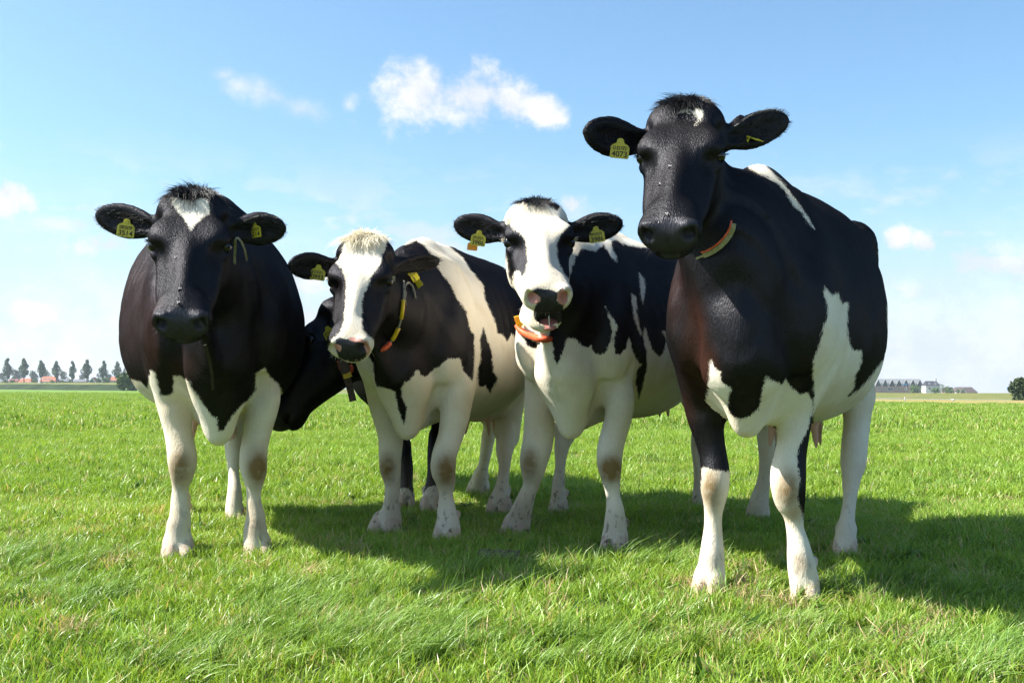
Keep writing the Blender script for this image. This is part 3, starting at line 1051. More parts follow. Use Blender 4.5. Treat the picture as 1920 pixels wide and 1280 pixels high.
def hair_parts(S, f, root):
    f = f.only('head', 'ear')
    Hd, A, hs = S['Hd'], S['HA'], S['hs']
    if S.get('tuft', 0):
        n = S['tuft'] * 3
        nc = 130         # locks of hair fanning out from the crown
        cx, cy = np.clip(rng.normal(0, .026, nc), -.055, .055), rng.uniform(-.085, -.012, nc)
        k = rng.integers(0, nc, n)
        x = cx[k] + rng.normal(0, .006, n)
        y = cy[k] + rng.normal(0, .006, n)
        p = np.array([Hd(a, b, -.01 if b > -.04 else -.03) for a, b in zip(x, y)])
        p, nr = to_surface(f, p)
        L = rng.uniform(.028, .048, n) * S.get('tuftL', 1.0) * np.clip(1 + .3 * rng.normal(0, 1, nc)[k], .5, 1.6)
        lockd = rng.normal(0, .22, (nc, 3))[k]
        d = nr * .55 + A[1] * .45 + A[0] * (x * 9)[:, None] + lockd + np.array([0, 0, .10])
        bend = A[1] * .9 - A[2] * .35 + A[0] * (x * 6)[:, None] + lockd - nr * .5
        v, q = strands(p - nr * .003, d, L, .0010, bend, 4, .06)
        np_mesh('poll_hair', v, q, S.get('tuftmat', M_HAIRB), root)['kind'] = 'stuff'
    # fringe along the rims of the ears
    for (b, ax, wv, nv, L, q_) in S['ears']:
        n = 700
        t = rng.uniform(.12, 1.0, n)
        side = rng.choice([-1, 1], n)
        w = np.interp(t, [0, .18, .38, .58, .78, .92, .985], [.028, .036, .052, .060, .052, .034, .014]) * q_
        p = b + ax * (L * t)[:, None] + wv * (side * w * .86)[:, None] + nv * .006
        p, nr = to_surface(f, p, 3)
        p = p - nr * .004 - wv * (side * .006)[:, None] - ax * (np.clip(t - .8, 0, 1) * .03)[:, None]
        d = wv * side[:, None] * .7 + ax * .9 + nv * .3
        v, q = strands(p, d, rng.uniform(.009, .018, n), .0007, ax * .8, 2, .25)
        n2 = 260       # long hairs inside the cup
        t = rng.uniform(.2, .85, n2)
        p2 = b + ax * (L * t)[:, None] + wv * (rng.uniform(-.03, .03, n2) * q_)[:, None]
        p2, nr = to_surface(f, p2, 4)
        v2, q2 = strands(p2, nr * .35 + ax * .9, rng.uniform(.012, .028, n2), .0008, ax * .4, 2, .3)
        np_mesh('ear_hair', np.vstack([v, v2]), np.vstack([q, q2 + len(v)]), M_HAIRB, root)['kind'] = 'stuff'
    # whiskers on chin and lips
    n = S.get('whisk', 70)
    x = rng.uniform(-.08, .08, n)
    p = np.array([Hd(a, rng.uniform(.43, .51), -.135 + .35 * abs(a)) for a in x])
    p, nr = to_surface(f, p)
    v, q = strands(p, nr + A[1] * .3, rng.uniform(.010, .032, n), .00045, A[1] * .3, 3, .3)
    w_ = np_mesh('whiskers', v, q, S.get('whiskmat', M_HAIRB), root)
    w_['kind'] = 'stuff'
    for sx in (-1, 1):
        m_ = 26
        u = rng.uniform(-.024, .024, m_)
        pe = np.array([Hd(sx * .125, .154 + .15 * abs(a_), -.044 + a_ * .5) for a_ in u])
        ve, qe = strands(pe, np.repeat((A[0] * sx * .8 + A[1] * .5 + A[2] * .4)[None], m_, 0), rng.uniform(.012, .022, m_), .0007, -A[1] * .3, 2, .15)
        w_ = np_mesh('eyelashes', ve, qe, S.get('whiskmat', M_HAIRB), root)
        w_['kind'] = 'stuff'

# measured leg outlines: (photo row, left column, right column)
c1, c2, c3, c4, c5, c6, c7, c8 = crop(160, 300, 3.2), crop(200, 640, 3.048), crop(520, 400, 4.0), crop(820, 340, 3.5565), crop(620, 680, 2.909), crop(1070, 140, 3.367), crop(1180, 360, 2.783), crop(1220, 700, 2.976)

def leg(rows, side, hind, dh, dt):
    return dict(rows=rows, side=side, hind=hind, dh=dh, dt=dt)

ALL = ('body', 'neck', 'fore', 'hind', 'udder', 'hoof', 'teat', 'tail')
COW_A = dict(
    label='black cow with a white triangle on its forehead, leftmost in the row', s=1.03, hs=1.03, wm=1.06, F=(-1.18, 4.17), back=(-.295, .955), brisket=.44, udder=.56,
    poll=P(361, 377, 3.50), Y=(.126, -.658, -.742), hx=(.983, .182, .006), nbow=(0, 0, -.02),
    eartips=[(-1, (181, 402, 3.55), (.15, -1, -.15)), (1, (534, 428, 3.60), (-.15, -1, -.35))],
    legs=[leg([(738, 290, 352), (771, 298, 354), (804, 307, 357), (837, 313, 366), (863, 315, 369), (886, 319, 364), (912, 323, 354), (935, 321, 352), (968, 318, 357), (984, 313, 357), (1001, 311, 357), (1030, 306, 361)], -1, False, 4.15, 4.2),
          leg([(705, 478, 518), (738, 473, 525), (771, 464, 520), (804, 459, 510), (837, 451, 502), (863, 448, 500), (886, 452, 499), (912, 461, 492), (935, 462, 489), (968, 462, 497), (994, 457, 500), (1030, 459, 507)], 1, False, 4.15, 4.2),
          leg([(780, 422, 462), (797, 422, 459), (824, 421, 457), (850, 423, 455), (870, 426, 449), (896, 428, 449), (922, 426, 453), (948, 423, 454), (968, 425, 457)], 1, True, 5.19, 5.35),
          leg([(780, 318, 360), (797, 320, 357), (824, 322, 356), (850, 324, 356), (870, 328, 352), (896, 329, 351), (922, 328, 354), (948, 326, 358), (966, 326, 361)], -1, True, 5.25, 5.4)],
    base={'torso': 'black', 'head': 'black', 'ear': 'black', 'udder': 'white', 'teat': 'white', 'hind': 'white', 'hoof': 'white'},
    patches=[('white', ('head',), c1([(520, 225), (570, 235), (600, 240), (650, 235), (700, 225), (735, 240), (745, 290), (740, 320), (700, 350), (660, 390), (635, 420), (615, 400), (600, 360), (560, 310), (530, 290), (525, 260)])),
             ('white', ('body', 'fore', 'neck'), c2([(250, 160), (275, 180), (295, 240), (305, 305), (340, 310), (375, 300), (385, 230), (382, 200), (420, 195), (440, 212), (475, 225), (490, 270), (520, 310), (560, 370), (600, 425), (628, 435), (640, 510), (670, 508), (690, 470), (720, 420), (770, 365), (830, 310), (850, 270), (850, 185), (900, 150), (930, 200), (985, 245), (1010, 300), (1010, 1300), (180, 1300), (230, 300)])),
             ('white', ('body',), c2([(140, 215), (200, 235), (245, 280), (300, 300), (300, 420), (230, 330), (175, 285)])),
             ('white', ('body',), c1([(790, 160), (820, 145), (850, 170), (860, 190), (830, 185), (800, 175)])), ('white', ('body',), c1([(870, 205), (910, 205), (935, 225), (900, 222)]))],
    tan=[(338, 878, 17, 30, 1.0), (352, 885, 14, 26, .5), (483, 878, 17, 26, 1.2), (480, 905, 14, 14, .5), (480, 990, 26, 22, .45), (328, 985, 14, 20, .35), (470, 960, 20, 22, .3)],
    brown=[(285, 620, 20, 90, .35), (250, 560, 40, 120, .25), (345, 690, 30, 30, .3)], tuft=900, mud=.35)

COW_B = dict(
    label='cow with a broad white blaze and pale forelock, head lowered, second from left', s=.955, hs=1.0, wm=.98, F=(-.43, 4.70), back=(.203, .979), brisket=.47, udder=.60,
    poll=P(682, 458, 4.15), Y=(-.03, -.66, -.75), hx=(.995, -.06, .01), nbow=(.03, 0, -.03), nw=.12, earw=.95,
    eartips=[(-1, (542, 497, 4.05), (-.1, -1, -.2)), (1, (824, 492, 4.40), (-.5, -1, -.45))],
    legs=[leg([(749, 690, 752), (783, 700, 754), (817, 709, 757), (852, 713, 756), (879, 714, 754), (907, 721, 751), (941, 720, 749), (962, 713, 751), (989, 697, 752)], -1, False, 4.857, 4.80),
          leg([(714, 838, 893), (749, 830, 886), (783, 825, 880), (817, 821, 869), (852, 812, 859), (879, 810, 857), (903, 818, 855), (927, 823, 850), (955, 820, 855), (982, 819, 862), (1006, 815, 862)], 1, False, 4.548, 4.62),
          leg([(784, 895, 926), (817, 899, 925), (852, 899, 921), (872, 897, 917), (893, 887, 916), (917, 878, 918)], -1, True, 6.5, 6.25),
          leg([(786, 921, 971), (817, 926, 965), (845, 928, 960), (872, 935, 957), (900, 933, 955), (927, 924, 957), (951, 916, 960)], 1, True, 5.6, 5.9)],
    base={'torso': 'white', 'head': 'black', 'ear': 'black'},
    patches=[('black', ('body', 'neck', 'fore'), [(735, 458), (742, 456), (760, 459), (780, 451), (795, 460), (805, 471), (820, 500), (845, 535), (862, 567), (875, 585), (882, 620), (889, 625), (890, 650), (889, 690), (886, 716), (870, 695), (861, 671), (842, 672), (825, 685), (807, 698), (797, 707), (789, 702), (786, 694), (780, 695), (774, 705), (768, 714), (758, 717), (753, 727), (754, 745), (763, 765), (761, 785), (756, 796), (751, 780), (747, 765), (743, 750), (741, 735), (733, 730), (706, 724), (700, 697), (699, 680), (690, 668), (620, 650), (600, 470), (700, 440)]),
             ('black', ('body', 'neck'), [(735, 450), (748, 440), (765, 430), (785, 430), (775, 441), (755, 446), (740, 455)]),
             ('black', ('body',), [(842, 462), (867, 482), (882, 505), (907, 535), (910, 560), (920, 585), (930, 607), (932, 625), (942, 627), (951, 639), (959, 625), (970, 635), (985, 640), (1000, 600), (1050, 500), (1010, 430), (845, 445)]),
             ('white', ('body',), [(938, 484), (952, 490), (948, 505), (943, 498)]),
             ('black', ('body', 'fore'), [(906, 614), (915, 640), (922, 662), (925, 697), (932, 707), (931, 714), (919, 737), (910, 723), (901, 725), (897, 720), (896, 690), (900, 682), (902, 670), (900, 640)]),
             ('white', ('head',), [(647, 450), (655, 430), (727, 440), (724, 465), (724, 472), (715, 477), (716, 490), (705, 507), (695, 520), (691, 535), (682, 550), (679, 570), (678, 600), (680, 620), (695, 632), (710, 650), (716, 662), (712, 676), (696, 695), (660, 702), (624, 690), (612, 662), (620, 640), (637, 622), (646, 597), (647, 575), (650, 540), (645, 517), (637, 500), (630, 491), (640, 475), (645, 457)]),
             ('white', ('neck',), [(668, 680), (700, 680), (706, 724), (712, 760), (690, 760), (672, 700)]),
             ('black', ('neck',), [(691, 690), (696, 705), (697, 728), (694, 730), (692, 712)])],
    skin=[(629, 637), (637, 632), (647, 635), (660, 640), (675, 634), (685, 640), (690, 650), (687, 660), (686, 670), (675, 677), (660, 679), (645, 675), (635, 670), (630, 657)],
    pink=[[(626, 643), (641, 648), (638, 660), (630, 655)], [(652, 634), (661, 631), (690, 640), (695, 655), (690, 668), (685, 655), (682, 642), (660, 640)]],
    tan=[(726, 878, 13, 22, 1.0), (837, 882, 17, 26, 1.1), (740, 960, 20, 25, .3)], tuft=900, tuftmat=M_HAIRW, tuftL=1.15, whiskmat=M_HAIRW, whisk=60, mud=.6)

COW_C = dict(
    label='white-faced cow with black eye patches and open mouth, third from left', s=.98, hs=1.05, wm=.94, F=(.30, 4.50), back=(.36, .93), brisket=.47, udder=.70,
    poll=P(1006, 391, 4.05), Y=(.06, -.785, -.616), hx=(.997, .07, .01), nbow=(.02, 0, -.05), nw=.13, open=.055, earw=1.0,
    eartips=[(-1, (853, 420, 4.10), (.05, -1, -.2)), (1, (1166, 418, 4.10), (-.1, -1, -.3))],
    legs=[leg([(697, 985, 1022), (731, 984, 1030), (766, 983, 1038), (800, 983, 1040), (835, 980, 1038), (862, 978, 1031), (886, 979, 1022), (907, 981, 1012), (931, 971, 1003), (955, 959, 998), (989, 944, 993)], -1, False, 4.767, 4.65),
          leg([(714, 1139, 1186), (749, 1137, 1189), (783, 1134, 1185), (817, 1125, 1175), (845, 1120, 1170), (872, 1123, 1169), (900, 1130, 1165), (927, 1136, 1163), (955, 1136, 1170), (989, 1132, 1175), (1020, 1130, 1177)], 1, False, 4.29, 4.40),
          leg([(793, 1036, 1075), (817, 1034, 1067), (841, 1036, 1063), (872, 1041, 1060), (900, 1038, 1060), (927, 1036, 1063), (955, 1032, 1066)], -1, True, 5.48, 5.6),
          leg([(790, 1290, 1335), (817, 1292, 1330), (841, 1294, 1328), (872, 1300, 1326), (900, 1302, 1326), (927, 1300, 1330), (948, 1299, 1334)], 1, True, 5.64, 5.7)],
    base={'torso': 'white', 'head': 'white', 'ear': 'black'},
    patches=[('black', ('body', 'neck', 'fore'), c4([(925, 500), (960, 450), (1000, 455), (1060, 465), (1110, 420), (1130, 455), (1165, 510), (1205, 545), (1190, 490), (1160, 420), (1165, 395), (1200, 390), (1240, 420), (1350, 440), (1500, 440), (1700, 520), (1900, 700), (1800, 1160), (1585, 1150), (1560, 1130), (1545, 1060), (1530, 995), (1500, 1000), (1530, 1060), (1510, 1130), (1480, 1170), (1440, 1130), (1410, 1060), (1385, 975), (1368, 1010), (1395, 1130), (1400, 1230), (1380, 1330), (1345, 1450), (1320, 1330), (1330, 1260), (1360, 1220), (1330, 1190), (1300, 1130), (1280, 1040), (1275, 1060), (1255, 1110), (1220, 1155), (1190, 1150), (1175, 1100), (1170, 1000), (1150, 1080), (1120, 1140), (1080, 1155), (1040, 1130), (1025, 1095), (1000, 1105), (960, 1090), (920, 1045), (870, 1045), (850, 1100), (800, 1225), (780, 1180), (770, 1085), (740, 1050), (760, 900), (860, 700)])),
             ('white', ('body', 'fore', 'neck'), c4([(1120, 835), (1155, 890), (1203, 960), (1190, 1000), (1182, 1060), (1172, 1110), (1160, 1060), (1163, 1000), (1150, 920)])),
             ('white', ('body', 'fore', 'neck'), c4([(1295, 745), (1325, 770), (1330, 870), (1362, 1030), (1340, 990), (1305, 880), (1297, 800)])),
             ('white', ('body', 'fore', 'neck'), c4([(1345, 615), (1375, 650), (1390, 700), (1370, 820), (1358, 780), (1352, 700)])),
             ('black', ('body', 'neck'), c4([(575, 1030), (660, 1070), (672, 1100), (640, 1115), (600, 1095)])),
             ('black', ('body',), c4([(1245, 255), (1300, 260), (1400, 300), (1560, 420), (1360, 410), (1300, 350)])),
             ('black', ('head',), c4([(480, 280), (500, 310), (560, 360), (590, 400), (600, 470), (605, 540), (580, 620), (560, 635), (540, 600), (515, 600), (505, 650), (495, 690), (480, 640), (465, 560), (450, 480), (430, 420), (420, 370), (440, 330)])),
             ('black', ('head',), c4([(885, 290), (850, 330), (820, 370), (795, 420), (800, 490), (815, 560), (850, 620), (880, 650), (960, 640), (1000, 480), (960, 300)])),
             ('black', ('head', 'neck'), c4([(500, 165), (560, 120), (620, 40), (760, 40), (830, 140), (810, 200), (770, 180), (720, 150), (700, 130), (660, 140), (600, 150), (560, 132)]))],
    skin=c4([(625, 740), (660, 715), (740, 720), (800, 740), (830, 710), (850, 720), (840, 740), (810, 760), (795, 790), (810, 815), (840, 830), (840, 860), (850, 895), (845, 925), (800, 950), (700, 950), (650, 925), (640, 880), (650, 840), (680, 800), (690, 780), (660, 750)]),  # lower edge reaches into the mouth opening, painting its inner shade dark
    pink=[c4([(605, 750), (640, 735), (690, 775), (685, 805), (640, 820), (605, 800)]), c4([(800, 745), (835, 715), (870, 740), (868, 800), (840, 830), (800, 800)])],
    tan=[(993, 868, 14, 24, .9), (1146, 880, 20, 22, 1.2), (975, 965, 20, 30, .5), (1152, 985, 20, 22, .3)], tuft=600, tuftL=.8, whiskmat=M_HAIRW, whisk=24, mud=.7)

COW_D = dict(
    label='tall mostly black cow with raised head and white flank patch, rightmost', s=1.0, hs=1.0, wm=1.0, F=(.79, 3.39), back=(.365, .931), brisket=.525, udder=.60,
    poll=P(1284, 207, 3.10), Y=(-.199, -.653, -.731), hx=(.965, -.262, -.028), nbow=(.02, 0, -.03), nw=.14,
    eartips=[(-1, (1097, 246, 3.02), (.1, -1, -.15)), (1, (1478, 222, 3.22), (-.25, -1, -.3))],
    legs=[leg([(750, 1280, 1350), (784, 1289, 1354), (818, 1301, 1358), (851, 1311, 1363), (881, 1315, 1370), (908, 1315, 1370), (935, 1319, 1363), (962, 1321, 1355), (989, 1320, 1354), (1016, 1316, 1356), (1043, 1312, 1358), (1070, 1308, 1358), (1093, 1302, 1358)], -1, False, 3.43, 3.50),
          leg([(750, 1450, 1528), (784, 1458, 1522), (818, 1458, 1517), (851, 1451, 1512), (881, 1446, 1512), (908, 1447, 1512), (935, 1453, 1511), (962, 1468, 1508), (989, 1474, 1507), (1016, 1476, 1516), (1043, 1476, 1524), (1070, 1478, 1531), (1103, 1486, 1534)], 1, False, 3.34, 3.40),
          leg([(771, 1408, 1452), (801, 1412, 1453), (834, 1418, 1457), (868, 1423, 1453), (902, 1420, 1445), (935, 1408, 1442), (965, 1401, 1442)], -1, True, 5.25, 4.95),
          leg([(734, 1590, 1640), (767, 1581, 1633), (801, 1579, 1628), (834, 1576, 1625), (868, 1575, 1623), (888, 1578, 1616), (908, 1579, 1611), (935, 1581, 1606), (969, 1576, 1603), (996, 1568, 1605), (1033, 1564, 1606)], 1, True, 4.1, 4.45)],
    base={'torso': 'black', 'head': 'black', 'ear': 'black', 'udder': 'white', 'teat': 'white', 'hind': 'white', 'hoof': 'white'},
    patches=[('white', ('head',), c6([(670, 250), (700, 215), (745, 212), (750, 245), (715, 240)])),
             ('white', ('head',), c6([(760, 235), (800, 215), (835, 225), (835, 260), (820, 300), (785, 315), (800, 285), (790, 265)])),
             ('white', ('body', 'neck'), c6([(1030, 530), (1090, 500), (1150, 500), (1230, 570), (1290, 630), (1350, 695), (1400, 765), (1450, 830), (1490, 890), (1520, 940), (1540, 975), (1500, 940), (1470, 880), (1430, 850), (1390, 800), (1350, 730), (1280, 670), (1230, 640), (1160, 610), (1130, 590), (1080, 550)])),
             ('white', ('body', 'hind', 'udder', 'fore', 'neck'), c7([(1020, 500), (1060, 540), (1090, 525), (1110, 580), (1145, 570), (1140, 640), (1135, 700), (1150, 790), (1170, 825), (1215, 830), (1210, 890), (1180, 960), (1170, 1030), (1145, 1065), (1200, 1030), (1270, 950), (1320, 880), (1440, 860), (1440, 1300), (960, 1300), (960, 880), (990, 800), (1005, 730), (1030, 650), (1035, 590), (1015, 530)])),
             ('white', ('body',), c7([(1295, 310), (1335, 305), (1350, 330), (1320, 375), (1305, 345)])),
             ('white', ('body', 'hind'), c7([(1352, 560), (1400, 570), (1400, 650), (1350, 710), (1345, 600)])),
             ('white', ('body', 'neck'), c7([(425, 870), (445, 910), (475, 940), (480, 990), (535, 1020), (515, 1070), (515, 1130), (540, 1175), (580, 1190), (640, 1160), (690, 1120), (705, 1080), (705, 985), (720, 965), (755, 1000), (800, 1005), (820, 980), (850, 1020), (890, 1055), (940, 1045), (960, 1090), (955, 1140), (930, 1220), (890, 1300), (890, 1500), (900, 2000), (700, 2000), (700, 1300), (660, 1340), (560, 1420), (450, 1340), (400, 1080), (412, 1010)])),
             ('white', ('fore', 'body'), c8([(632, 55), (645, 22), (690, 48), (735, 60), (752, 35), (785, 85), (825, 118), (880, 108), (905, 150), (905, 200), (880, 300), (840, 380), (820, 420), (820, 500), (830, 560), (835, 620), (815, 690), (840, 760), (855, 830), (900, 900), (1100, 1300), (640, 1300), (650, 600), (700, 400), (700, 300), (680, 230), (600, 200)])),
             ('white', ('fore', 'hoof'), c8([(285, 525), (320, 525), (345, 535), (380, 540), (470, 552), (480, 1300), (150, 1300), (272, 700), (282, 600)]))],
    tan=[(1332, 915, 15, 32, .95), (1336, 940, 12, 20, .7), (1478, 918, 20, 30, .95), (1488, 958, 14, 20, .6), (1500, 1055, 16, 16, .6), (1338, 1050, 20, 16, .25)],
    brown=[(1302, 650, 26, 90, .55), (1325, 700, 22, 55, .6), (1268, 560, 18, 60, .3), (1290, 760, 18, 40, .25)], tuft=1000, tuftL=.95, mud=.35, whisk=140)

COW_E = dict(
    label='black cow half hidden behind the others, head hanging low behind the leftmost cow', s=.98, hs=1.25, wm=.82, F=(-.60, 5.95), back=(-.20, .98), brisket=.5, vox=.010,
    poll=P(616, 584, 5.45), muz=P(500, 762, 5.30), hx=(-.30, -.94, -.18), nbow=(-.05, .05, .0), nw=.13,
    eartips=[(1, (650, 655, 5.10), (.3, -1, -.1)), (-1, (668, 600, 5.85), (.2, -1, -.2))],
    legs=[leg([(817, 743, 768), (852, 745, 772), (879, 748, 775), (903, 750, 774), (925, 748, 776), (943, 746, 776)], -1, False, 5.85, 5.95),
          leg([(790, 808, 834), (817, 802, 830), (852, 800, 825), (879, 801, 826), (903, 799, 825), (925, 794, 826), (951, 788, 826)], 1, False, 5.6, 5.9),
          leg([(790, 722, 750), (830, 722, 748), (870, 723, 745), (900, 722, 746)], -1, True, 7.2, 7.2),
          leg([(790, 822, 850), (830, 822, 848), (870, 823, 845), (900, 822, 846)], 1, True, 7.2, 7.2)],
    base={'torso': 'black', 'head': 'black', 'ear': 'black', 'hoof': 'white'},
    patches=[('white', ('fore',), [(740, 916), (765, 914), (780, 926), (795, 922), (802, 913), (840, 905), (840, 1000), (730, 1000)]),
             ('white', ('neck', 'body'), [(590, 584), (606, 580), (612, 588), (598, 594)])],  # second patch is a highlight on the black neck, painted as pale coat colour
    tuft=0, mud=.5, whisk=20)

ONLY = 'ABCDE'
COWS = [make_cow(S) for k_, S in zip('ABCDE', (COW_A, COW_B, COW_C, COW_D, COW_E)) if k_ in ONLY]

# ------------------------------------------------------------------ ear tags, collars, mouth
def hit(S, px, py, d0, d1, off=.008):
    c = S['field'].march(px, py, d0, d1)
    if c is None:
        return None
    return c + norm(np.array([0, 0, CAMH]) - c) * off

def on_cow(S, pts, d0, d1, off=.008):
    out, last = [], None
    for px, py in pts:
        c = hit(S, px, py, d0, d1, off)
        if c is None:
            c = P(px, py, last[1] if last is not None else (d0 + d1) / 2)
        out.append(c)
        last = c
    # gentle smoothing of the depth so that straps do not jump
    dd = np.array([c[1] for c in out])
    for _ in range(3):
        dd[1:-1] = np.minimum(dd[1:-1], .5 * (dd[:-2] + dd[2:]) + .01)
    return [P(px, py, d_) for (px, py), d_ in zip(pts, dd)]

def band_part(name, pts, wpx, th, mat, parent):
    pts = [np.asarray(p) for p in pts]
    ups = [norm(np.array([0, 0, CAMH]) - p) for p in pts]
    w = wpx / FPX * pts[0][1]
    v, q = ribbon(pts, ups, w, th)
    return mesh_obj(name, v, q, mat, parent)

A_, B_, C_, D_, E_ = COWS
M_TAPE = plain('pale_tape', (.26, .25, .22), .7, .3, .15, 90)
M_DSTRAP = plain('black_strap', (.018, .017, .016), .5, .3, .2, 60)
T = lambda S, *a, **k: ear_tag(S['root'], S['field'], *a, **k)
T(A_, 239, 428, 3.25, 3.75, 34, '3514', 8, (.05, -1, -.05), M_TAG)
T(A_, 482, 431, 3.30, 3.85, 29, '3514', -4, (-.45, -1, -.1), M_TAG)
T(B_, 597, 511, 3.85, 4.4, 29, '0993', 8, (.05, -1, -.05), M_TAG)
T(B_, 782, 530, 4.0, 4.6, 22, '', -35, (-.3, -1, -.2), M_TAG, smear=False)
T(B_, 773, 517, 4.0, 4.6, 28, '13', -30, (-.35, -1, -.1), M_TAG)
T(C_, 886, 460, 3.85, 4.4, 20, '', 6, (.05, -1, -.05), M_TAGO, smear=False, fixed=4.12)
T(C_, 897, 447, 3.80, 4.35, 29, '3986', 8, (.05, -1, -.05), M_TAG)
T(C_, 1119, 440, 3.85, 4.4, 30, '3986', -8, (-.15, -1, -.05), M_TAG)
T(D_, 1161, 280, 2.75, 3.3, 37, '4073', 5, (.05, -1, -.05), M_TAG)
T(D_, 1410, 268, 2.85, 3.5, 30, '', -68, (.25, -.35, .85), M_TAG, smear=False)
T(E_, 619, 623, 5.0, 5.7, 25, '3674', -25, (-.1, -1, -.05), M_TAG)

# leftmost cow: pale tape by the ear and a strap under the chin
col = band_part('collar_tape', on_cow(A_, [(441, 447), (446, 446), (452, 452), (459, 468), (463, 488)], 3.2, 4.4, .012), 4, .002, M_TAPE, A_['root'])
col['label'] = 'narrow pale tape hanging below the right ear'
band_part('collar_tape', on_cow(A_, [(441, 449), (441, 465), (440, 480), (440, 495)], 3.2, 4.4, .012), 5, .002, M_TAPE, A_['root'])
band_part('neck_strap', on_cow(A_, [(384, 646), (389, 662), (394, 680), (398, 705), (399, 730)], 3.4, 4.6, .012), 6, .003, M_DSTRAP, A_['root'])

# second cow: cord collar with yellow sleeves and an orange strap
pts = on_cow(B_, [(757, 527), (757, 545), (756, 562), (755, 580), (752, 598), (747, 615), (739, 632), (728, 647), (714, 658)], 3.9, 4.9, .010)
col = mesh_obj('collar', *tube_mesh(pts, .005), M_ROPE, B_['root'], True)
mesh_obj('yellow_sleeve', *tube_mesh(pts[2:5], .0085), M_YEL, col, True)
mesh_obj('yellow_sleeve', *tube_mesh([pts[5], .5 * (pts[5] + pts[6]), pts[6], .6 * pts[6] + .4 * pts[7]], .0095), M_YEL, col, True)
mesh_obj('orange_clasp', *tube_mesh([.35 * pts[6] + .65 * pts[7], pts[7], .5 * (pts[7] + pts[8]), pts[8]], [.010, .012, .011, .006]), M_RED, col, True)
pts = on_cow(B_, [(758, 545), (761, 533), (767, 530), (773, 536), (777, 548), (779, 559)], 3.9, 4.9, .016)
mesh_obj('cord_end', *tube_mesh(pts, .0045), M_ROPE, col, True)
pts = on_cow(B_, [(757, 540), (761, 548), (759, 560), (761, 572)], 3.9, 4.9, .014)
mesh_obj('cord_end', *tube_mesh(pts, .004), M_ROPE, col, True)

# third cow: orange collar below the jaw
pts = on_cow(C_, [(969, 611), (975, 619), (984, 625), (996, 630), (1008, 634), (1020, 636), (1033, 635)], 3.9, 4.7, .012)
col = mesh_obj('collar', *tube_mesh(pts, [.010, .014, .015, .015, .015, .014, .011]), M_RED, C_['root'], True)
pts = on_cow(C_, [(968, 592), (970, 600), (973, 607), (979, 611)], 3.9, 4.7, .010)
m_ = band_part('yellow_buckle', pts, 10, .004, M_YEL, col)

# right cow: webbing collar with a red edge
pts = on_cow(D_, [(1376, 420), (1374, 430), (1369, 441), (1361, 452), (1351, 462), (1340, 470), (1329, 476), (1319, 479)], 2.9, 3.9, .012)
col = band_part('collar', pts, 9, .004, M_KHAKI, D_['root'])
p2 = [p + np.array([-.008, -.006, .008]) for p in pts]
band_part('red_edge', p2, 3.6, .003, M_RED, col)
pts = on_cow(D_, [(1322, 478), (1314, 481), (1305, 485)], 2.8, 3.9, .010)
band_part('strap_end', pts, 4, .003, M_KHAKI, col)

# cow behind: orange buckle, yellow plate and hanging leather strap
dE = 5.02
V4 = lambda l: [P(x_, y_, dE) for x_, y_ in l]
col = band_part('collar', V4([(640, 660), (643, 680), (648, 697), (652, 708)]), 18, .006, M_LEATHER, E_['root'])
for seg_ in ([(634, 676), (638, 690), (645, 705)], [(645, 705), (652, 701), (660, 697)], [(660, 697), (660, 688), (657, 684)]):
    mesh_obj('orange_frame', *tube_mesh(V4(seg_), .0075), M_RED, col, True)
band_part('yellow_plate', [P(x_, y_, dE - .02) for x_, y_ in [(644, 706), (652, 704), (659, 701)]], 9, .004, M_YEL, col)
band_part('hanging_strap', V4([(650, 706), (654, 720), (658, 735), (662, 752)]), 13, .004, M_LEATHER, E_['root'])

# open mouth of the third cow: tongue, lower front teeth, drool
mo, A3 = C_['mouth'], C_['HA']
md_ = mo[1]
fm = Field()
tc_ = P(1028, 606, md_ + .030)
fm.ell(tc_, A3, np.array([.036, .045, .012]), k=.02)
v, q = fm.mesh(.005)
np_mesh('tongue', v, q, M_TONGUE, C_['root'])
for i, (tx, ty) in enumerate([(1011, 610), (1017.5, 611.6), (1024, 612.4), (1030.5, 612.4), (1037, 611.6), (1043, 610)]):
    c0 = P(tx, ty, md_ + .008 + .00002 * (tx - 1028) ** 2)
    v, f_ = box_vf(-.0062, .0062, -.003, .003, -.009, .006)
    v = np.array(v)
    v[4:, 0] *= .85
    mesh_obj('tooth', c0 + v, f_, M_TEETH, C_['root'])
dr = [P(1029, 592, md_ - .004), P(1029.5, 599, md_ - .002), P(1030, 607, md_ + .001), P(1030, 616, md_ - .002)]
mesh_obj('drool', *tube_mesh(dr, [.0028, .0016, .0014, .0022]), M_DROOL, C_['root'], True)

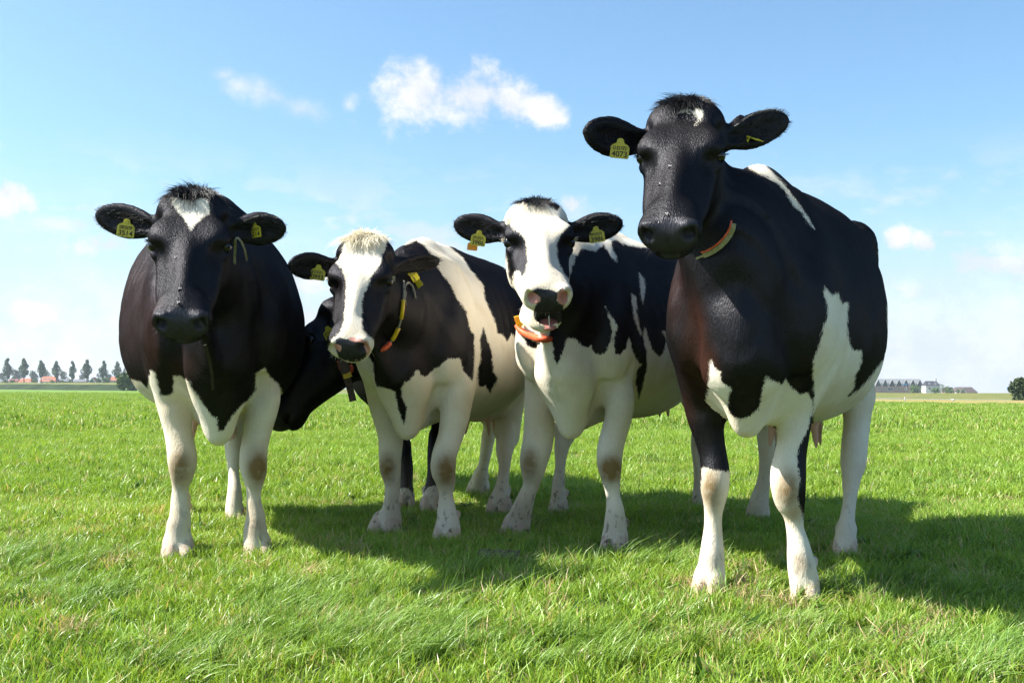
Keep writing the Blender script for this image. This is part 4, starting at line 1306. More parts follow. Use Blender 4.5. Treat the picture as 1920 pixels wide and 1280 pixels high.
# flies sitting on the faces
M_FLY = plain('fly_black', (.012, .011, .012), .35, .4, .3, 200)
M_WING = plain('fly_wing', (.30, .29, .27), .3, .5, .1, 200)
for S_, (fx, fy), lab in ((A_, (329, 483), 'small fly beside the left eye of the leftmost cow'), (A_, (336, 542), 'small fly halfway down the nose of the leftmost cow'), (A_, (334, 568), 'small fly just above the muzzle of the leftmost cow'),
                          (D_, (1255, 313), 'small fly between the eyes of the tall rightmost cow'), (D_, (1237, 346), 'small fly on the nose of the tall rightmost cow'), (D_, (1251, 402), 'small fly just above the muzzle of the tall rightmost cow')):
    p0 = hit(S_, fx, fy, 2.3, 4.0, .003)
    if p0 is None:
        continue
    root = empty('fly', tuple(p0), lab, 'fly', 'flies on the cows')
    ff = Field()
    a3 = norm(S_['HA'][1] + S_['HA'][0] * random.uniform(-.6, .6))
    n3 = S_['HA'][2]
    w3 = np.cross(a3, n3)
    fr = np.array([w3, a3, n3])
    ff.ell(p0, fr, np.array([.0026, .0048, .0024]), k=.002)
    ff.ell(p0 + a3 * .0055, fr, np.array([.0020, .0018, .0018]), k=.002)
    v, q = ff.mesh(.0011)
    np_mesh('body', v, q, M_FLY, root)
    for sx in (-1, 1):
        o_ = p0 + n3 * .0022 + a3 * .002
        t_ = o_ - a3 * .0095 + w3 * sx * .0042
        mesh_obj('wing', [o_, o_ + (t_ - o_) * .6 + w3 * sx * .0022, t_, o_ + (t_ - o_) * .6 - w3 * sx * .0018], [(0, 1, 2, 3)], M_WING, root)

# ------------------------------------------------------------------ the meadow
def ground_z(x, y):
    x, y = np.asarray(x, float), np.asarray(y, float)
    u = x / np.maximum(y, 8.0)
    s = 0.0030 + 0.0063 * np.clip((u + 0.45) / 0.9, -.2, 1.2)
    z = -s * np.maximum(y - 12.0, 0)
    z = z + (vnoise(x * 1.7, y * 1.7, 3) - .5) * .035 * np.clip(1.2 - y / 60, 0, 1) + (vnoise(x * .45, y * .45, 5) - .5) * .04 * np.clip(y / 10, 0, 1)
    return z

def ground_material():
    m, t, b = material('meadow_soil_and_turf')
    g = t.add('ShaderNodeNewGeometry')
    p = g.outputs['Position']
    n1 = t.noise(p, .35, 5.0, .6)
    n2 = t.noise(p, 2.6, 4.0, .6)
    n3 = t.noise(p, 30.0, 3.0, .6)
    c = t.mix(t.smooth(n1, .35, .65), rgb(.088, .165, .020), rgb(.112, .195, .032))
    c = t.mix(t.smooth(n2, .3, .7, 0, .55), c, rgb(.155, .225, .045))
    c = t.mix(t.smooth(n3, .45, .7, 0, .45), c, rgb(.036, .085, .009))
    # close by, bare soil and thatch show between the blades
    sep = t.add('ShaderNodeSeparateXYZ', {0: p})
    near = t.smooth(sep.outputs[1], 10.0, 26.0, 1.0, 0.0)
    c = t.mix(t.m('MULTIPLY', near, .75), c, t.mix(t.smooth(n3, .4, .65), rgb(.022, .038, .007), rgb(.050, .056, .016)))
    t.put(b.inputs['Base Color'], c)
    b.inputs['Roughness'].default_value = .85
    b.inputs['Specular IOR Level'].default_value = .15
    bp = t.add('ShaderNodeBump', {'Strength': .6, 'Distance': .06, 'Height': t.m('ADD', n2, n3)})
    t.put(b.inputs['Normal'], bp.outputs[0])
    return m

ys = np.concatenate([np.arange(-3, 12, .12), np.geomspace(12.2, 3200, 110)])
us = np.linspace(-1, 1, 201)
us = np.sign(us) * np.abs(us) ** 1.8
GV, GQ = [], []
Yg, Ug = np.meshgrid(ys, us, indexing='ij')
Wg = 70.0 + np.maximum(Yg, 0) * 0.95
Xg = Ug * Wg
GV = np.stack([Xg, Yg, ground_z(Xg, Yg)], -1).reshape(-1, 3)
ni, nj = Yg.shape
ii, jj = np.meshgrid(np.arange(ni - 1), np.arange(nj - 1), indexing='ij')
a = (ii * nj + jj).ravel()
GQ = np.stack([a, a + 1, a + nj + 1, a + nj], 1)
ground = np_mesh('meadow_ground', GV, GQ, ground_material())
tag(ground, kind='structure')

def grass_material(name, base, tip, dry, dry_amt, trans=.38, rough=.42):
    m = bpy.data.materials.new(name)
    m.use_nodes = True
    t = NT(m.node_tree)
    t.n.clear()
    g = t.add('ShaderNodeNewGeometry')
    n = t.noise(g.outputs['Position'], .9, 3.0, .6)
    n2 = t.noise(g.outputs['Position'], 4.5, 2.0, .6)
    k = t.attr('blade')            # 0..1 along the blade
    r = t.attr('rnd')              # random per blade
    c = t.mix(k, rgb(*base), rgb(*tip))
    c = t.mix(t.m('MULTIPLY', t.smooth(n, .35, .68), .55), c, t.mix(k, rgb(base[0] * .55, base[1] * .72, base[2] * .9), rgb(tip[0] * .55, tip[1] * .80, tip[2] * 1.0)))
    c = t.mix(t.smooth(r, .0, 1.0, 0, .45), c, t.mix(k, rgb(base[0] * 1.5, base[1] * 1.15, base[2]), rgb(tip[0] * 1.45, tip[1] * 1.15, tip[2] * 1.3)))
    dm = t.m('GREATER_THAN', t.m('ADD', r, t.smooth(n2, .50, .74, 0, dry_amt)), .97)
    c = t.mix(dm, c, rgb(*dry))
    p = t.add('ShaderNodeBsdfPrincipled', {'Base Color': c, 'Roughness': rough, 'Specular IOR Level': .42})
    tr = t.add('ShaderNodeBsdfTranslucent', {'Color': t.mix(1.0, c, rgb(1.15, 1.1, .6), 'MULTIPLY')})
    mx = t.add('ShaderNodeMixShader', {0: trans, 1: p.outputs[0], 2: tr.outputs[0]})
    o = t.add('ShaderNodeOutputMaterial')
    t.l.new(mx.outputs[0], o.inputs[0])
    return m

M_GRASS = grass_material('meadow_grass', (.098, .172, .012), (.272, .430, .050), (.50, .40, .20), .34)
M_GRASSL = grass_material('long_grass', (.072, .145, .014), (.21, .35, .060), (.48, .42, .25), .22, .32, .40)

def tuft_mesh(name, n, rad, hmin, hmax, width, lean, mat, seg=3, wind=(0, 0)):
    V, Q, K, R = [], [], [], []
    for _ in range(n):
        a = random.uniform(0, 6.283)
        q = rad * math.sqrt(random.random())
        x, y = q * math.cos(a), q * math.sin(a)
        h = random.uniform(hmin, hmax) * (1 if random.random() > .1 else 1.35)
        az = random.uniform(0, 6.283)
        le = random.uniform(.15, 1.0) * lean
        dx, dy = math.cos(az) * le + wind[0], math.sin(az) * le + wind[1]
        fa = random.uniform(0, 3.1416)
        sx, sy = math.cos(fa), math.sin(fa)
        w = width * random.uniform(.7, 1.3)
        rr = random.random()
        o = len(V)
        for i in range(seg + 1):
            t = i / seg
            up = h * (t - .38 * min(le + math.hypot(*wind), 1.3) * t * t)
            px, py = x + dx * h * t * t, y + dy * h * t * t
            ww = w * (1 - t ** 1.7) * .5 + .00015
            V += [(px - sx * ww, py - sy * ww, up - .008), (px + sx * ww, py + sy * ww, up - .008)]
            K += [t, t]
            R += [rr, rr]
            if i:
                Q.append((o + 2 * i - 2, o + 2 * i - 1, o + 2 * i + 1, o + 2 * i))
    me = bpy.data.meshes.new(name)
    me.from_pydata(V, [], Q)
    me.polygons.foreach_set('use_smooth', np.ones(len(Q), bool))
    for nm, arr in (('blade', K), ('rnd', R)):
        at = me.attributes.new(nm, 'FLOAT', 'POINT')
        at.data.foreach_set('value', np.array(arr, np.float32))
    me.materials.append(mat)
    me.update()
    return bpy.data.objects.new(name, me)

def scatter(name, protos, pts, rotz, tilt, scale, label, kind='stuff', cat='grass'):
    """points -> instances of the prototypes (one object of uncountable stuff)"""
    pc = bpy.data.collections.new(name + '_prototypes')
    for p in protos:
        pc.objects.link(p)
    me = bpy.data.meshes.new(name)
    me.vertices.add(len(pts))
    me.vertices.foreach_set('co', np.ascontiguousarray(pts, np.float32).ravel())
    rot = np.stack([tilt[:, 0], tilt[:, 1], rotz], 1).astype(np.float32)
    at = me.attributes.new('rot', 'FLOAT_VECTOR', 'POINT')
    at.data.foreach_set('vector', rot.ravel())
    at = me.attributes.new('scl', 'FLOAT', 'POINT')
    at.data.foreach_set('value', scale.astype(np.float32))
    at = me.attributes.new('idx', 'INT', 'POINT')
    at.data.foreach_set('value', rng.integers(0, len(protos), len(pts)).astype(np.int32))
    me.update()
    o = link(bpy.data.objects.new(name, me))
    ng = bpy.data.node_groups.new(name, 'GeometryNodeTree')
    ng.interface.new_socket('Geometry', in_out='INPUT', socket_type='NodeSocketGeometry')
    ng.interface.new_socket('Geometry', in_out='OUTPUT', socket_type='NodeSocketGeometry')
    N, L = ng.nodes, ng.links
    gi, go = N.new('NodeGroupInput'), N.new('NodeGroupOutput')
    ci = N.new('GeometryNodeCollectionInfo')
    ci.inputs['Collection'].default_value = pc
    ci.inputs['Separate Children'].default_value = True
    ci.inputs['Reset Children'].default_value = True
    ip = N.new('GeometryNodeInstanceOnPoints')
    ip.inputs['Pick Instance'].default_value = True
    def na(nm, typ):
        nd = N.new('GeometryNodeInputNamedAttribute')
        nd.data_type = typ
        nd.inputs['Name'].default_value = nm
        return nd.outputs['Attribute']
    L.new(gi.outputs[0], ip.inputs['Points'])
    L.new(ci.outputs[0], ip.inputs['Instance'])
    L.new(na('idx', 'INT'), ip.inputs['Instance Index'])
    L.new(na('rot', 'FLOAT_VECTOR'), ip.inputs['Rotation'])
    L.new(na('scl', 'FLOAT'), ip.inputs['Scale'])
    L.new(ip.outputs[0], go.inputs[0])
    md = o.modifiers.new('scatter', 'NODES')
    md.node_group = ng
    tag(o, label, cat, kind=kind)
    return o

def band(d0, d1, dens, widen=1.12):
    """random points on the meadow between two distances, denser than the view is wide"""
    n = int(dens * .525 * widen * (d1 * d1 - d0 * d0))
    d = np.sqrt(rng.uniform(d0 * d0, d1 * d1, n))
    x = rng.uniform(-.55, .55, n) * d * widen
    return x, d

short = [tuft_mesh('short_tuft', 40, .058, .024, .066, .0042, .9, M_GRASS, 3) for _ in range(6)]
mid = [tuft_mesh('mid_tuft', 56, .11, .035, .085, .0068, .85, M_GRASS, 2) for _ in range(4)]
far = [tuft_mesh('far_tuft', 110, .34, .05, .10, .012, .8, M_GRASS, 2) for _ in range(3)]
longs = [tuft_mesh('long_tuft', 22, .05, .11, .21, .0055, .65, M_GRASSL, 5, wind=(random.uniform(.25, .75), random.uniform(-.35, .05))) for _ in range(5)]

def put(name, protos, x, d, s0, s1, label, patchy=.5):
    z = ground_z(x, d)
    hgt = .62 + .95 * patchy * vnoise(x * 1.3, d * 1.3, 11) + .5 * patchy * vnoise(x * 4.1, d * 4.1, 12)
    n = len(x)
    return scatter(name, protos, np.stack([x, d, z], 1), rng.uniform(0, 6.283, n), rng.normal(0, .12, (n, 2)), rng.uniform(s0, s1, n) * hgt, label)

x, d = band(1.5, 6.2, 430, 1.3)
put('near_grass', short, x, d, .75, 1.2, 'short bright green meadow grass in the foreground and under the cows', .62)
x, d = band(6.2, 15, 110, 1.3)
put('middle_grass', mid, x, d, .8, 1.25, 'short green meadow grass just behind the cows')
x, d = band(15, 40, 10, 1.3)
x2, d2 = band(40, 120, 2.2, 1.4)
xa, da = np.concatenate([x, x2]), np.concatenate([d, d2])
keep = da < np.interp(xa / da, [-.26, -.154, .1, .38, .5, .68], [184, 163, 98, 62, 56, 48])
put('far_grass', far, xa[keep], da[keep], .8, 1.4, 'green meadow grass towards the far ditch')
# longer, wind-laid tussocks where the photo has them: column, row, half width, half height, count
LX, LD = [], []
for px, py, rx, ry, n in [(640, 1120, 190, 50, 190), (760, 1200, 190, 55, 210), (60, 1060, 120, 40, 130), (120, 1120, 120, 40, 80), (1000, 1080, 110, 26, 70), (1780, 905, 130, 14, 80), (560, 1190, 160, 50, 120),
                          (1270, 905, 120, 14, 60), (150, 850, 150, 12, 30), (1850, 1240, 120, 40, 70), (300, 1250, 160, 35, 60), (1100, 1230, 200, 40, 70), (1480, 1190, 260, 60, 50), (1700, 1120, 200, 20, 40), (660, 790, 60, 8, 14), (1250, 1055, 90, 20, 40)]:
    qx, qy = rng.normal(px, rx * .55, n), rng.normal(py, ry * .55, n)
    qd = FPX * CAMH / np.maximum(qy - HZ, 40)
    LX.append((qx - 960) / FPX * qd)
    LD.append(qd)
x, d = band(2.0, 9.0, 5)
LX.append(x)
LD.append(d)
x, d = np.concatenate(LX), np.concatenate(LD)
n = len(x)
scatter('long_grass', longs, np.stack([x, d, ground_z(x, d)], 1), rng.normal(0, .7, n), rng.normal(0, .18, (n, 2)), rng.uniform(.3, .66, n), 'longer glossy grass tussocks bent over by the wind')

# broad-leaved weeds here and there
M_WEED = grass_material('weed_leaves', (.045, .10, .012), (.10, .20, .025), (.30, .30, .08), .1, .35, .4)
weeds = [tuft_mesh('weed', 10, .03, .035, .06, .017, 1.5, M_WEED, 4) for _ in range(3)]
x, d = band(2.0, 9.0, 4)
n = len(x)
scatter('broad_leaved_weeds', weeds, np.stack([x, d, ground_z(x, d) + .02], 1), rng.uniform(0, 6.283, n), rng.normal(0, .2, (n, 2)), rng.uniform(.5, 1.1, n), 'low broad-leaved weeds scattered through the turf', cat='weeds')

# bleached straw left lying in the turf
M_STRAW = grass_material('dry_straw', (.34, .26, .13), (.44, .35, .19), (.28, .20, .10), .3, .2, .5)
straws = [tuft_mesh('straw_tuft', 26, .05, .03, .08, .0026, 1.3, M_STRAW, 3) for _ in range(3)]
LX, LD = [], []
for px, py, rx, ry, n in [(665, 1040, 14, 5, 9), (1395, 1118, 26, 8, 7), (1450, 1142, 30, 8, 6), (130, 1196, 26, 8, 6), (575, 1095, 20, 5, 8), (1750, 1160, 30, 8, 5), (1360, 1210, 30, 10, 5), (990, 985, 16, 4, 6), (880, 1140, 22, 6, 6), (1690, 1205, 40, 10, 4), (600, 1180, 20, 8, 6), (215, 1060, 24, 8, 5), (620, 945, 16, 4, 5), (30, 880, 30, 4, 5), (1310, 1110, 16, 5, 6)]:
    qx, qy = rng.normal(px, rx, n), rng.normal(py, ry, n)
    qd = FPX * CAMH / np.maximum(qy - HZ, 40)
    LX.append((qx - 960) / FPX * qd)
    LD.append(qd)
x, d = band(2.0, 9.0, 2.5)
x, d = np.concatenate(LX + [x]), np.concatenate(LD + [d])
n = len(x)
scatter('dry_straw', straws, np.stack([x, d, ground_z(x, d) + .012], 1), rng.uniform(0, 6.283, n), rng.normal(0, .3, (n, 2)), rng.uniform(.6, 1.2, n), 'bleached dry straw scattered in the turf')

# weathered block lying in the shade between the cows
bc = P(935, 1052, D_of(1046))
bw, bh, bd = .075, .045, .05
bm = bmesh.new()
bmesh.ops.create_cube(bm, size=1.0)
bmesh.ops.subdivide_edges(bm, edges=bm.edges[:], cuts=3, use_grid_fill=True)
for v_ in bm.verts:
    v_.co = Vector((v_.co.x * bw * 2, v_.co.y * bd * 2, v_.co.z * bh)) + Vector((random.uniform(-1, 1), random.uniform(-1, 1), random.uniform(-1, 1))) * .004
me = bpy.data.meshes.new('wooden_block')
bm.to_mesh(me)
bm.free()
M_OLDW = plain('weathered_wood', (.105, .090, .070), .9, .1, .35, 40, .6)
me.materials.append(M_OLDW)
blk = link(bpy.data.objects.new('wooden_block', me))
blk.location = (bc[0], bc[1], .028)
blk.rotation_euler = (.12, .05, -.1)
tag(blk, 'weathered grey block lying in the shaded grass in front of the cows', 'block')

# ------------------------------------------------------------------ far side of the meadow: verge, ditch, dikes, village
def strip(name, us_, inner, outer, zi, zo, mat, label=None, cat=None, kind='structure', extra=None):
    V = []
    rows_ = 2 if extra is None else 3
    for i, u in enumerate(us_):
        V.append((u * inner[i], inner[i], zi[i]))
        V.append((u * outer[i], outer[i], zo[i]))
        if extra is not None:
            e, ze = extra
            V.append((u * e[i], e[i], ze[i]))
    Q = []
    for i in range(len(us_) - 1):
        for j in range(rows_ - 1):
            a = i * rows_ + j
            Q.append((a, a + rows_, a + rows_ + 1, a + 1))
    o = mesh_obj(name, V, Q, mat, None, True)
    tag(o, label, cat, kind=kind)
    return o

def veg(name, c0, c1, scale=.8, rough=.8):
    m, t, b = material(name)
    g = t.add('ShaderNodeNewGeometry')
    n = t.noise(g.outputs['Position'], scale, 4.0, .65)
    t.put(b.inputs['Base Color'], t.mix(t.smooth(n, .35, .65), rgb(*c0), rgb(*c1)))
    b.inputs['Roughness'].default_value = rough
    b.inputs['Specular IOR Level'].default_value = .1
    bp = t.add('ShaderNodeBump', {'Strength': .8, 'Distance': .4, 'Height': n})
    t.put(b.inputs['Normal'], bp.outputs[0])
    return m

M_DRY = veg('dry_straw_verge', (0.259, 0.194, 0.079), (0.187, 0.187, 0.058), .5)
M_BANK = veg('dike_grass', (0.101, 0.122, 0.032), (0.144, 0.137, 0.047), .35)
M_DARKBANK = veg('dark_bank_green', (0.012, 0.023, 0.007), (0.022, 0.040, 0.010), .25)
M_WATER = plain('ditch_water', (.10, .13, .15), .12, .5, .1, 1.0)
gz = lambda u, D: np.array([float(ground_z(a * b, b)) for a, b in zip(u, D)])
U = np.linspace(-.26, .68, 60)
jit = lambda n, s: np.array([random.uniform(-s, s) for _ in range(n)])
D0 = np.interp(U, [-.26, -.154, .1, .38, .5, .68], [186, 165, 100, 64, 58, 50]) * (1 + jit(60, .02))
D1 = np.interp(U, [-.26, -.154, .1, .38, .5, .68], [192, 182, 135, 100, 92, 80])
strip('dry_verge', U, D0, D1, gz(U, D0) + .03, gz(U, D1) + .03, M_DRY)
strip('ditch', U, D1, D1 * 1.05, gz(U, D1) + .05, gz(U, D1 * 1.05) + .05, M_WATER)
D2, D3 = D1 * 1.05, D1 * 1.35
topz = CAMH - (np.interp(U, [-.26, -.154, .38, .68], [729, 729, 736.5, 738.5]) - HZ) / FPX * D3
strip('grass_dike', U, D2, D3, gz(U, D2), topz, M_BANK, extra=(D3 * 8, topz - .0085 * D3 * 7))
UL = np.linspace(-.68, -.375, 40)
L0 = np.interp(UL, [-.68, -.375], [330, 240]) * (1 + jit(40, .004))
L1 = L0 * 1.03
L2 = L0 * 1.12
hz_ = CAMH - (np.interp(UL, [-.68, -.375], [719.5, 720.5]) + jit(40, .6) - HZ) / FPX * L1
strip('dark_bank', UL, L0, L1, gz(UL, L0), hz_, M_DARKBANK)  # near face of the bank, coloured a darker green than the dike behind
strip('village_dike', UL, L1 * 1.004, L2, hz_ - .1, CAMH - (717.5 - HZ) / FPX * L2 + jit(40, .1), M_BANK)

def leaf_cloud(n, blobs, size):
    """crown made of many small leaf faces spread through clumps -> verts, quads"""
    per = max(1, n // len(blobs))
    V = []
    for (c, r) in blobs:
        k = rng.normal(0, 1, (per, 3))
        k /= np.linalg.norm(k, axis=1)[:, None]
        rad = rng.uniform(.35, 1.05, per) ** .6
        p = np.asarray(c) + k * rad[:, None] * np.asarray(r)
        a = rng.normal(0, 1, (per, 3))
        a /= np.linalg.norm(a, axis=1)[:, None]
        b = np.cross(a, rng.normal(0, 1, (per, 3)))
        b /= np.linalg.norm(b, axis=1)[:, None]
        s = size * rng.uniform(.6, 1.4, per)[:, None]
        V.append(np.stack([p - a * s, p - b * s * .6, p + a * s, p + b * s * .6], 1))
    V = np.concatenate(V).reshape(-1, 3)
    Q = np.arange(len(V)).reshape(-1, 4)
    return V, Q

def leaf_mat(name, c0, c1):
    m = bpy.data.materials.new(name)
    m.use_nodes = True
    t = NT(m.node_tree)
    b = t.n['Principled BSDF']
    g = t.add('ShaderNodeNewGeometry')
    n = t.noise(g.outputs['Position'], .6, 2.0, .6)
    t.put(b.inputs['Base Color'], t.mix(t.smooth(n, .3, .7), rgb(*c0), rgb(*c1)))
    b.inputs['Roughness'].default_value = .6
    b.inputs['Specular IOR Level'].default_value = .2
    return m

M_LEAFP = leaf_mat('poplar_leaves', (.048, .085, .036), (.08, .125, .052))
M_LEAFD = leaf_mat('dark_tree_leaves', (.030, .050, .018), (.055, .080, .028))
M_LEAFB = leaf_mat('bush_leaves', (.050, .095, .020), (.085, .135, .030))
M_BARK = plain('bark', (0.075, 0.064, 0.049), .9, .1, .3, 3.0)

def tree(name, x, ytop, ybot, hw, ybase, D, label, cat, group, mat, shape='oval', n=700, leaf=None):
    """a tree or bush from its outline in the photo, standing at distance D"""
    base = P(x, ybase, D)
    k = D / FPX
    top, bot, w = (ybase - ytop) * k, (ybase - ybot) * k, hw * k
    root = empty(name, tuple(base), label, cat, group)
    h = top - bot
    blobs = []
    m_ = 22 if shape != 'bush' else 16
    for i in range(m_):
        t = (i + .5) / m_
        if shape == 'poplar':
            r = w * (math.sin(min(1, t * 1.35 + .12) * math.pi * .5) if t < .35 else (1 - (t - .35) / .65) ** .75 * .95 + .06)
        else:
            r = w * math.sqrt(max(.05, 1 - (2 * t - 1) ** 2 * .9))
        a = random.uniform(0, 6.283)
        q = r * random.uniform(.2, .6)
        br = max(r * random.uniform(.45, .68), w * .22)
        blobs.append(((base[0] + q * math.cos(a), base[1] + q * math.sin(a), base[2] + bot + h * t), (br, br, br * random.uniform(.8, 1.2))))
    v, q = leaf_cloud(n, blobs, leaf or w * .12)
    np_mesh('crown', v, q, mat, root, False)
    if shape != 'bush':
        tv, tq = tube_mesh([base + np.array([0, 0, -.5]), base + np.array([0, 0, bot * .6 + .2]), base + np.array([w * .05, 0, bot + h * .4]), base + np.array([0, 0, bot + h * .8])], [w * .09, w * .075, w * .05, w * .015], 7)
        mesh_obj('trunk', tv, tq, M_BARK, root, True)
    else:
        tv, tq = tube_mesh([base + np.array([0, 0, -.3]), base + np.array([0, 0, h * .5])], [w * .06, w * .02], 6)
        mesh_obj('stem', tv, tq, M_BARK, root, True)
    return root

ORD = ['first', 'second', 'third', 'fourth', 'fifth', 'sixth', 'seventh', 'eighth']
for i, (x, yt, yb, hw) in enumerate([(14, 673, 709, 11.5), (45, 673.5, 706, 11.5), (77, 677, 706, 10.5), (106, 678, 709, 9.8), (136, 678, 710, 9.4), (163, 675.5, 709, 11.6), (194, 677.5, 710, 10), (220, 679, 709, 10)]):
    tree('roadside_tree', x, yt, yb, hw, 718.5, 520, 'narrow grey-green tree in the village row, ' + ORD[i] + ' from the left', 'tree', 'row of trees before the village', M_LEAFP, 'poplar', 2600)
for i, (x, yt, yb, hw, lab) in enumerate([(4, 700, 716, 9, 'at the left picture edge'), (31, 696, 716, 12, 'behind the dark red roof'), (62, 697, 716, 11, 'behind the orange hipped roof'), (88, 697, 714, 9, 'behind the roof with skylights'),
                                          (120, 698, 716, 9, 'behind the low grey-blue house'), (153, 703, 716, 7, 'behind the grey roof'), (184, 700, 718, 5, 'beside the steep red gable'), (203, 703, 719, 11, 'behind the big green bush')]):
    tree('village_tree', x, yt, yb, hw, 719, 680, 'rounded dark tree ' + lab, 'tree', 'rounded trees in the village', M_LEAFD, 'round', 900)
for i, (x, yt, hw) in enumerate([(9, 712.5, 6), (24, 714, 7), (66, 711, 7), (98, 713.5, 6), (117, 713.5, 6), (131, 712, 5), (186, 711, 8), (199, 709, 9)]):
    tree('village_shrub', x, yt, 718.5, hw, 719.3, 500, 'low green shrub along the village dike, ' + ORD[i] + ' from the left', 'shrub', 'shrubs along the village dike', M_LEAFB, 'bush', 500)
tree('meadow_bush', 240, 703, 734, 21, 734.5, 230, 'big rounded green bush at the end of the dark bank', 'bush', None, M_LEAFB, 'bush', 3200)
tree('dark_tree', 1917, 712, 751, 23, 751, 95, 'dark tree cut off by the right picture edge', 'tree', None, M_LEAFD, 'round', 5000, .12)

# houses
M_ROOFR = plain('orange_roof_tiles', (0.315, 0.098, 0.053), .8, .2, .15, .8)
M_ROOFD = plain('dark_red_roof_tiles', (0.150, 0.056, 0.045), .8, .2, .15, .8)
M_ROOFG = plain('grey_roof', (.095, .10, .11), .7, .3, .12, .8)
M_ROOFK = plain('dark_slate_roof', (0.034, 0.034, 0.041), .6, .3, .15, .8)
M_ROOFB = plain('brown_roof', (0.064, 0.049, 0.045), .8, .2, .15, .8)
M_WHITE = plain('white_paint', (0.540, 0.540, 0.525), .6, .3, .05, .8)
M_BRICK = plain('pale_brick', (0.270, 0.188, 0.150), .85, .2, .12, 1.2)
M_DKGR = plain('dark_green_boards', (0.022, 0.041, 0.038), .7, .2, .2, .8)
M_GLASS = plain('window_glass', (.05, .06, .07), .1, .6, .1, 1.0)
M_BLUE = plain('blue_sign_paint', (0.075, 0.225, 0.488), .5, .4, .05, 1.0)
M_POLE = plain('galvanised_pole', (0.315, 0.330, 0.338), .5, .4, .08, 2.0)

def house(x0, x1, yridge, yeave, ybase, D, label, mats, ridge='x', windows=(), sky=(), gables=1, hip=0.0, chimney=None, depth=None, group='houses of the village', gmat=None):
    """house from its outline in the photo; ridge 'x' shows the roof slope, 'y' turns gables to the viewer"""
    k = D / FPX
    a, b = P(x0, ybase, D), P(x1, ybase, D)
    X0, X1 = a[0], b[0]
    z0, ze, zr = a[2] - 1.0, a[2] + (ybase - yeave) * k, a[2] + (ybase - yridge) * k
    dp = depth or max(5.0, (X1 - X0) * .8)
    roofm, wallm, trim = mats
    root = empty('house', ((X0 + X1) / 2, D, a[2]), label, 'house', group)
    v, f_ = box_vf(X0, X1, D, D + dp, z0, ze)
    mesh_obj('wall', v, f_, wallm, root)
    ov = .25
    if ridge == 'x':
        hp = (X1 - X0) * hip
        y0, y1, ym = D - ov, D + dp + ov, D + dp / 2
        v = [(X0 - ov, y0, ze), (X1 + ov, y0, ze), (X1 + ov - hp, ym, zr), (X0 - ov + hp, ym, zr), (X0 - ov, y1, ze), (X1 + ov, y1, ze)]
        rf = mesh_obj('roof', v, [(0, 1, 2, 3), (5, 4, 3, 2), (1, 5, 2), (4, 0, 3), (0, 4, 5, 1)], roofm, root)
        for (sx, sr) in sky:
            c = X0 + (X1 - X0) * sx
            zz = ze + (zr - ze) * sr
            yy = y0 + (ym - y0) * sr - .08
            v2, f2 = box_vf(c - .6, c + .6, yy - .25, yy + .15, zz - .35, zz + .35)
            mesh_obj('skylight', v2, f2, M_WHITE, rf)
        rb = rf
    else:
        n = gables
        wd = (X1 - X0) / n
        rb = None
        for i in range(n):
            g0, g1 = X0 + wd * i, X0 + wd * (i + 1)
            gm = (g0 + g1) / 2
            v = [(g0, D - ov, ze), (gm, D - ov, zr), (g1, D - ov, ze), (g0, D + dp, ze), (gm, D + dp, zr), (g1, D + dp, ze)]
            rf = mesh_obj('roof', v, [(0, 1, 4, 3), (1, 2, 5, 4), (3, 4, 5), (0, 3, 5, 2)], roofm, root)
            mesh_obj('gable', [(g0 + .1, D - ov + .02, ze), (gm, D - ov + .02, zr - .1), (g1 - .1, D - ov + .02, ze)], [(0, 2, 1)], gmat or M_DKGR, rf)
            t_ = max(.25, wd * .08)
            for s0, s1 in (((g0, ze), (gm, zr)), ((g1, ze), (gm, zr))):
                v = [(s0[0], D - ov - .15, s0[1]), (s1[0], D - ov - .15, s1[1]), (s1[0], D - ov - .15, s1[1] - t_ * 1.4), (s0[0], D - ov - .15, s0[1] - t_ * 1.4)]
                v += [(p[0], D - ov - .01, p[2]) for p in v]
                mesh_obj('trim_board', v, [(0, 1, 2, 3), (4, 7, 6, 5), (0, 4, 5, 1), (3, 2, 6, 7), (1, 5, 6, 2), (0, 3, 7, 4)], trim, rf)
            rb = rf
    for (sx, sy, ww, hh) in windows:
        c = X0 + (X1 - X0) * sx
        zz = z0 + 1 + (ze - z0 - 1) * sy
        v, f_ = box_vf(c - ww / 2, c + ww / 2, D - .06, D + .05, zz - hh / 2, zz + hh / 2)
        w_ = mesh_obj('window', v, f_, trim, root)
        v, f_ = box_vf(c - ww / 2 + .15, c + ww / 2 - .15, D - .10, D - .062, zz - hh / 2 + .15, zz + hh / 2 - .15)
        mesh_obj('pane', v, f_, M_GLASS, w_)
    if chimney is not None:
        c = X0 + (X1 - X0) * chimney
        v, f_ = box_vf(c - .45, c + .45, D + dp / 2 - .45, D + dp / 2 + .45, zr - 1.2, zr + 1.4)
        mesh_obj('chimney', v, f_, M_WHITE, rb)
    return root

W = (M_ROOFR, M_WHITE, M_WHITE)
house(-4, 7, 711.5, 716, 719, 600, 'grey-roofed white house at the left picture edge', (M_ROOFG, M_WHITE, M_WHITE), windows=[(.6, .5, 1.2, 1.0)])
house(15, 31, 710, 715.5, 719, 600, 'low house with a dark red roof between the first two trees', (M_ROOFD, M_BRICK, M_WHITE), windows=[(.2, .5, 1.0, .9), (.7, .5, 1.0, .9)])
house(34, 57, 709, 716, 719.5, 598, 'house with an orange hipped roof behind the second tree', W, hip=.16, windows=[(.3, .5, 1.2, .9), (.7, .5, 1.2, .9)])
house(74, 103, 705.5, 715, 719.5, 590, 'large house with a bright orange roof and three skylights', (M_ROOFR, M_WHITE, M_WHITE), hip=.1, sky=[(.22, .45), (.42, .45), (.62, .45)], windows=[(.2, .5, 1.6, .9), (.5, .5, 1.6, .9), (.8, .5, 1.6, .9)])
